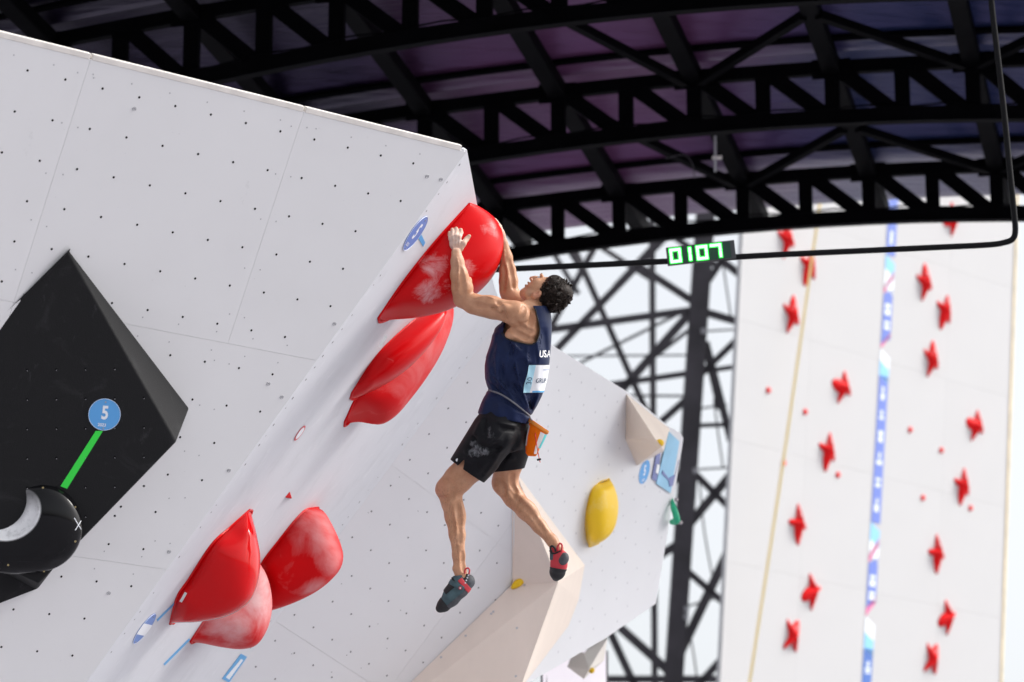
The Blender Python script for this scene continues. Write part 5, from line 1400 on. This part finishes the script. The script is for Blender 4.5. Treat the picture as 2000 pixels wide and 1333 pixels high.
lay_text('bib_number', '30', BO + b1 * -20 + b2 * 4, 15, M['bib_ink'], rot=pi / 2, bold=0.1, off=2.6, par=bib)
lay_text('bib_name', 'GRUP', BO + b1 * 9 + b2 * 4, 12.5, M['bib_ink'], bold=0.1, off=2.3, par=bib)
sheet('bib_header', 8, 40, -19, -16.5, BO, mat('bib_header_grey', (0.45, 0.50, 0.62), 0.7), 2.1, bib, 6, 2)

# ------------------------------------------------------------ shorts
fs = Field((872, 790, -80), (1048, 955, 130), 1.5)
sl, X, Y, Z = fs.full(); yy = Y.ravel()
tab = [(790, 942, 1029), (812, 937, 1032), (830, 928, 1031.5), (845, 926, 1029), (862, 925, 1026), (885, 930, 1020)]
xl = np.interp(yy, [a[0] for a in tab], [a[1] for a in tab])[None, :, None]; xr = np.interp(yy, [a[0] for a in tab], [a[2] for a in tab])[None, :, None]
xc, a_ = (xl + xr) / 2, (xr - xl) / 2; zc = np.interp(yy, [790, 885], [8, 22])[None, :, None]
waist = (np.sqrt(((X - xc) / a_) ** 2 + ((Z - zc) / 52) ** 2) - 1) * 46
waist = np.maximum(waist, Y - 878); waist = np.maximum(waist, 796 - Y)
def conef(a, b, ra, rb):
    a = np.array(a, float); b = np.array(b, float); d = b - a; L = d @ d
    t = np.clip(((X - a[0]) * d[0] + (Y - a[1]) * d[1] + (Z - a[2]) * d[2]) / L, 0, 1.2)
    return np.sqrt((X - a[0] - t * d[0]) ** 2 + (Y - a[1] - t * d[1]) ** 2 + (Z - a[2] - t * d[2]) ** 2) - (ra + (rb - ra) * t)
nl = conef((968, 848, -9), (905, 930, 16), 50, 39)
nl = np.maximum(nl, (X - 886) * -0.569 + (Y - 903) * 0.823)
slit = poly2d(X.ravel(), yy, [(908.5, 895), (893, 911), (904.5, 917)])[:, :, None]; nl = np.maximum(nl, np.where(Z < 20, -slit, -60))
fl = conef((1000, 850, 34), (986, 935, 74), 44, 32); fl = np.maximum(fl, Y - (925 - (X - 960) * 0.12))
def smin(a, b, k): h = np.maximum(k - np.abs(a - b), 0) / k; return np.minimum(a, b) - h * h * k / 4
s_ = smin(smin(waist, nl, 9), fl, 5)
FOLD2 = [(958, 826, 950, 858, 3, -2.2), (985, 846, 945, 876, 4, 2.0), (995, 860, 955, 892, 4, -2.0), (905, 880, 925, 892, 3, 1.4), (915, 870, 940, 890, 3, -1.6), (975, 890, 945, 930, 4, 1.6), (930, 905, 945, 930, 4, -1.4), (940, 820, 925, 850, 4, 2.2), (950, 815, 945, 850, 5, -3.0), (968, 822, 1010, 832, 4, 2.4), (975, 835, 1005, 840, 4, -2.2), (945, 862, 985, 858, 5, 1.8), (930, 868, 980, 876, 4, -2.0), (940, 885, 985, 880, 4, 1.6), (1000, 850, 960, 905, 5, 2.2),
         (1012, 855, 975, 915, 5, -2.4), (905, 890, 930, 905, 5, 1.4), (925, 850, 932, 862, 4, -2.4), (955, 895, 930, 925, 7, 1.5), (1020, 840, 1015, 880, 5, 1.6), (985, 900, 1008, 895, 5, 1.3)]
s_ = s_ - 2.0 * folds(X[:, :, 0], Y[:, :, 0], FOLD2)[:, :, None] * np.clip((40 - Z) / 30, 0, 1)
fs.v = s_.astype(np.float32)
V, F = fs.mesh(2)
shorts = mkf('shorts', FR, V, F, mat('tmp2', (0, 0, 0)), person)
o0 = wloc(shorts)
bpy.context.view_layer.update()
def so_(px, py): p = on_obj(shorts, px, py, 0.0); return FR.w(v3(px, py, -40)) if p is None else p
dz = [((so_(px, py) - o0).tolist(), r, a) for (px, py, r, a) in ((932, 880, 0.065, 0.30), (958, 850, 0.05, 0.24), (925, 868, 0.05, 0.24), (948, 884, 0.04, 0.32), (957, 838, 0.025, 0.26), (920, 885, 0.04, 0.26))]
M['short_black'] = cloth('black_shorts', (0.006, 0.006, 0.008), 0.6, dust=dz); shorts.data.materials[0] = M['short_black']
bpy.context.view_layer.update()
p = on_obj(shorts, 893, 899, 0.002)
if p is not None:
    v, f = disc(p, nrm(CAM - p), 0.008, 12); mk('small_logo', v, f, M['white_print'], shorts)

# ------------------------------------------------------------ climbing shoes
M['rubber'] = mat('black_rubber', (0.012, 0.012, 0.013), 0.6, var=0.5, vscale=30); M['rubber_grey'] = mat('dusty_grey_rubber', (0.075, 0.08, 0.09), 0.7, var=0.4, vscale=25)
M['teal'] = mat('grey_teal_microfibre', (0.055, 0.10, 0.115), 0.7, var=0.25, vscale=25); M['shoe_red'] = mat('red_tension_band', (0.55, 0.035, 0.05), 0.55); M['shoe_black'] = mat('black_lining', (0.008, 0.008, 0.010), 0.6)
def shoe(label, base, lo, hi, parts, extra):
    o = None
    for i, (nm, fn, mt_) in enumerate(parts):
        f = Field(lo, hi, 0.95); fn(f); V, F = f.mesh(2)
        if len(F) == 0: continue
        ob = mkf(nm if o else 'climbing_shoe', FR, V, F, mt_, o or person)
        if o is None: o = ob; o['label'] = label
    for (nm, pts, r, mt_) in extra:
        v, f = tube([FR.w(v3(*q)) for q in bez([v3(*q) for q in pts], 5)], r * FR.m, 7); mk(nm, v, f, mt_, o, True)
    return o
def near_base(f, g=0.0):
    f.chain([(913, 1136, -4, 14 + g), (899, 1150, -5, 15.5 + g), (880, 1168, -4, 16 + g), (866, 1183, -2, 11.5 + g), (859, 1189, 0, 7 + g)], 5)
    f.chain([(900, 1122, -3, 13.5 + g), (897, 1140, -4, 16 + g), (882, 1158, -5, 15 + g)], 5)
AX = nrm(v3(-.77, .64, 0)); SO = nrm(v3(.64, .77, 0)); HE = v3(916, 1136, 0)
def region(f, *hs):
    sl, X, Y, Z = f.full()
    for (nv_, c_) in hs: f.v = np.maximum(f.v, ((X - HE[0]) * nv_[0] + (Y - HE[1]) * nv_[1] + Z * nv_[2] - c_).astype(np.float32))
def up_near(f): near_base(f); sl, X, Y, Z = f.full(); f.v = np.maximum(f.v, (1121 + (905 - X) * 0.22 - Y).astype(np.float32))
def sole_near(f): near_base(f, 0.9); region(f, (-SO, -7.5))
def toe_near(f): near_base(f, 1.1); region(f, (-AX, -62))
def cup_near(f): near_base(f, 1.0); region(f, (AX, 6), (-SO, 9))
def band_near(f): near_base(f, 1.7); region(f, (AX, 15), (-AX, -5), (-SO, 16)); sl, X, Y, Z = f.full(); f.v = np.maximum(f.v, (1117 - Y).astype(np.float32))
def strap_near(f): near_base(f, 1.9); AX2 = nrm(v3(-.45, .9, 0)); region(f, (AX2, 21), (-AX2, -11), (SO, 4), (-AX, -12))
def tongue_near(f): near_base(f, 1.2); region(f, (SO, -10), (AX, 50), (-AX, -26))
shoe('teal and red climbing shoe with black toe, on the left foot', None, (838, 1098, -34), (940, 1210, 30),
     [('climbing_shoe', up_near, M['teal']), ('sole', sole_near, M['rubber_grey']), ('toe_rubber', toe_near, M['rubber']), ('heel_cup', cup_near, M['rubber_grey']), ('tension_band', band_near, M['shoe_red']), ('strap', strap_near, M['teal']), ('tongue', tongue_near, M['shoe_black'])],
     [('pull_loop', [(908, 1120, -16), (909, 1112, -15), (914, 1109, -14), (917, 1113, -14), (916, 1121, -14)], 1.7, M['shoe_red']), ('collar', [(883, 1128, -10), (887, 1133, -15), (897, 1136, -18), (908, 1130, -17), (913, 1121, -12)], 1.8, M['shoe_black'])])
bpy.context.view_layer.update()
for ob in list(person.children):
    if ob.name.startswith('climbing_shoe'):
        for (r_d, mt_, of) in ((0.0085, M['shoe_red'], 0.010), (0.004, M['white_print'], 0.0125)):
            p = on_obj(ob, 899, 1149, of)
            if p is not None: v, f = disc(p, nrm(CAM - p), r_d, 12); mk('emblem', v, f, mt_, ob)
        for k_, (px, py) in enumerate(((916, 1122), (914, 1127), (912, 1132), (910, 1137))):
            p = on_obj(ob, px - 1, py + 2, 0.010)
            if p is not None: v, f = disc(p, nrm(CAM - p), 0.0042, 8); mk('band_print', v, f, M['white_print'], ob)

def far_base(f, g=0.0):
    f.chain([(1098, 1090, 24, 12.5 + g), (1092, 1106, 34, 16 + g), (1089, 1122, 46, 13.5 + g), (1087, 1131, 54, 7.5 + g)], 5)
    f.chain([(1087, 1074, 32, 12.5 + g), (1090, 1092, 34, 15 + g)], 5)
def far_up(f): far_base(f); sl, X, Y, Z = f.full(); f.v = np.maximum(f.v, (1071 - Y).astype(np.float32))
def far_toe(f): far_base(f, 1.2); sl, X, Y, Z = f.full(); f.v = np.maximum(f.v, (1112 + (1090 - X) * -0.15 - Y).astype(np.float32))
def far_cup(f): f.ell((1101, 1093, 18), (10.5, 13, 9), [nrm(v3(.94, .3, 0)), nrm(v3(-.3, .94, 0)), v3(0, 0, 1)], 0)
def far_side(f): far_base(f, 1.0); sl, X, Y, Z = f.full(); f.v = np.maximum(f.v, (X - 1081 + (Y - 1085) * 0.1).astype(np.float32)); f.v = np.maximum(f.v, np.abs(Y - 1088) - 8)
shoe('red climbing shoe seen from behind with grey heel rubber, right foot', None, (1064, 1056, 2), (1122, 1148, 72),
     [('climbing_shoe', far_up, M['shoe_red']), ('toe_rubber', far_toe, M['rubber']), ('heel_cup', far_cup, M['rubber_grey']), ('side_panel', far_side, M['teal'])],
     [('pull_loop', [(1090, 1078, 18), (1090, 1068, 17), (1094, 1063, 17), (1098, 1067, 17), (1097, 1078, 17)], 1.9, M['shoe_red']), ('pull_loop', [(1078, 1080, 20), (1075, 1073, 20), (1078, 1068, 20), (1084, 1072, 19), (1085, 1079, 19)], 1.9, M['shoe_black']),
      ('collar', [(1074, 1078, 30), (1080, 1083, 21), (1090, 1080, 18), (1098, 1076, 22)], 1.6, M['shoe_black'])])

# ------------------------------------------------------------ chalk bag
M['orange'] = cloth('orange_nylon', (0.97, 0.26, 0.005), 0.5, thin=0.45); M['orange_rim'] = cloth('orange_rim', (0.92, 0.32, 0.06), 0.55); M['bag_white'] = mat('white_panel', (0.74, 0.70, 0.68), 0.7); M['bag_teal'] = mat('teal_panel', (0.10, 0.48, 0.50), 0.6)
bag = empty('chalk_bag', FR.w(v3(1039, 892, -10)), 'orange chalk bag with red drawcord hanging at the climber\'s lower back', 'chalk bag')
def ring(c, hx, hy, hzz, n=28, a0=0, a1=2 * pi): return [v3(c[0] + hx * cos(t), c[1] + hy * cos(t), c[2] + hzz * sin(t)) for t in np.linspace(a0, a1, n)]
levels = [((1052.5, 829.5), 19, 13.5, 17), ((1050, 840), 17.5, 10, 18), ((1045, 857), 16, 6, 18), ((1040.5, 873), 13.5, 3, 15), ((1038.5, 886), 11.5, 1.2, 12), ((1038.5, 891), 8, 0.5, 8)]
def loft_part(name, a0, a1, mat_, grow=0.0, lv=levels, n=30):
    V = []; F = []
    for (c, hx, hy, hz_) in lv:
        for p in ring((c[0], c[1], -8), hx + grow, hy, hz_ + grow, n, a0, a1):
            w_ = 1 + 0.035 * sin(p[1] * 0.45 + p[0] * 0.3); V.append(FR.w(v3(c[0] + (p[0] - c[0]) * w_, p[1], -8 + (p[2] + 8) * w_)))
    for r in range(len(lv) - 1):
        for k in range(n - 1): F.append((r * n + k, r * n + k + 1, (r + 1) * n + k + 1, (r + 1) * n + k))
    if a1 - a0 > 6: F.append(tuple((len(lv) - 1) * n + k for k in range(n)))
    return mk(name, V, F, mat_, bag, True)
loft_part('body', 0, 2 * pi, M['orange'])
loft_part('rim', 0, 2 * pi, M['orange_rim'], 1.2, [((1052.5, 829.5), 19, 13.5, 17), ((1051, 836), 18.5, 12.5, 17.5)])
loft_part('white_panel', -1.25, -0.70, M['bag_white'], 0.8, levels[1:5], 10)
loft_part('white_panel', -2.95, -2.55, M['bag_white'], 0.8, levels[1:4], 8)
loft_part('teal_panel', -0.72, -0.1, M['bag_teal'], 1.3, levels[1:4], 10)
M['cord_red'] = mat('red_cord', (0.65, 0.05, 0.03), 0.6)
v, f = tube([FR.w(v3(*q)) for q in bez([v3(1045, 845, -27), v3(1047, 862, -28), v3(1050, 880, -24), v3(1053, 896, -20), v3(1055, 903, -20)], 5)], 0.0026, 6); mk('drawcord', v, f, M['cord_red'], bag, True)
v, f = tube([FR.w(v3(1048.5, 898, -20)), FR.w(v3(1056.5, 896.5, -20))], 0.0055, 10); mk('toggle', v, f, M['shoe_black'], bag)
v, f = tube([FR.w(v3(*q)) for q in bez([v3(1034, 812, -30), v3(1036, 817, -26), v3(1040, 822, -18)], 5)], 0.004, 6); mk('loop', v, f, M['cord'], bag)
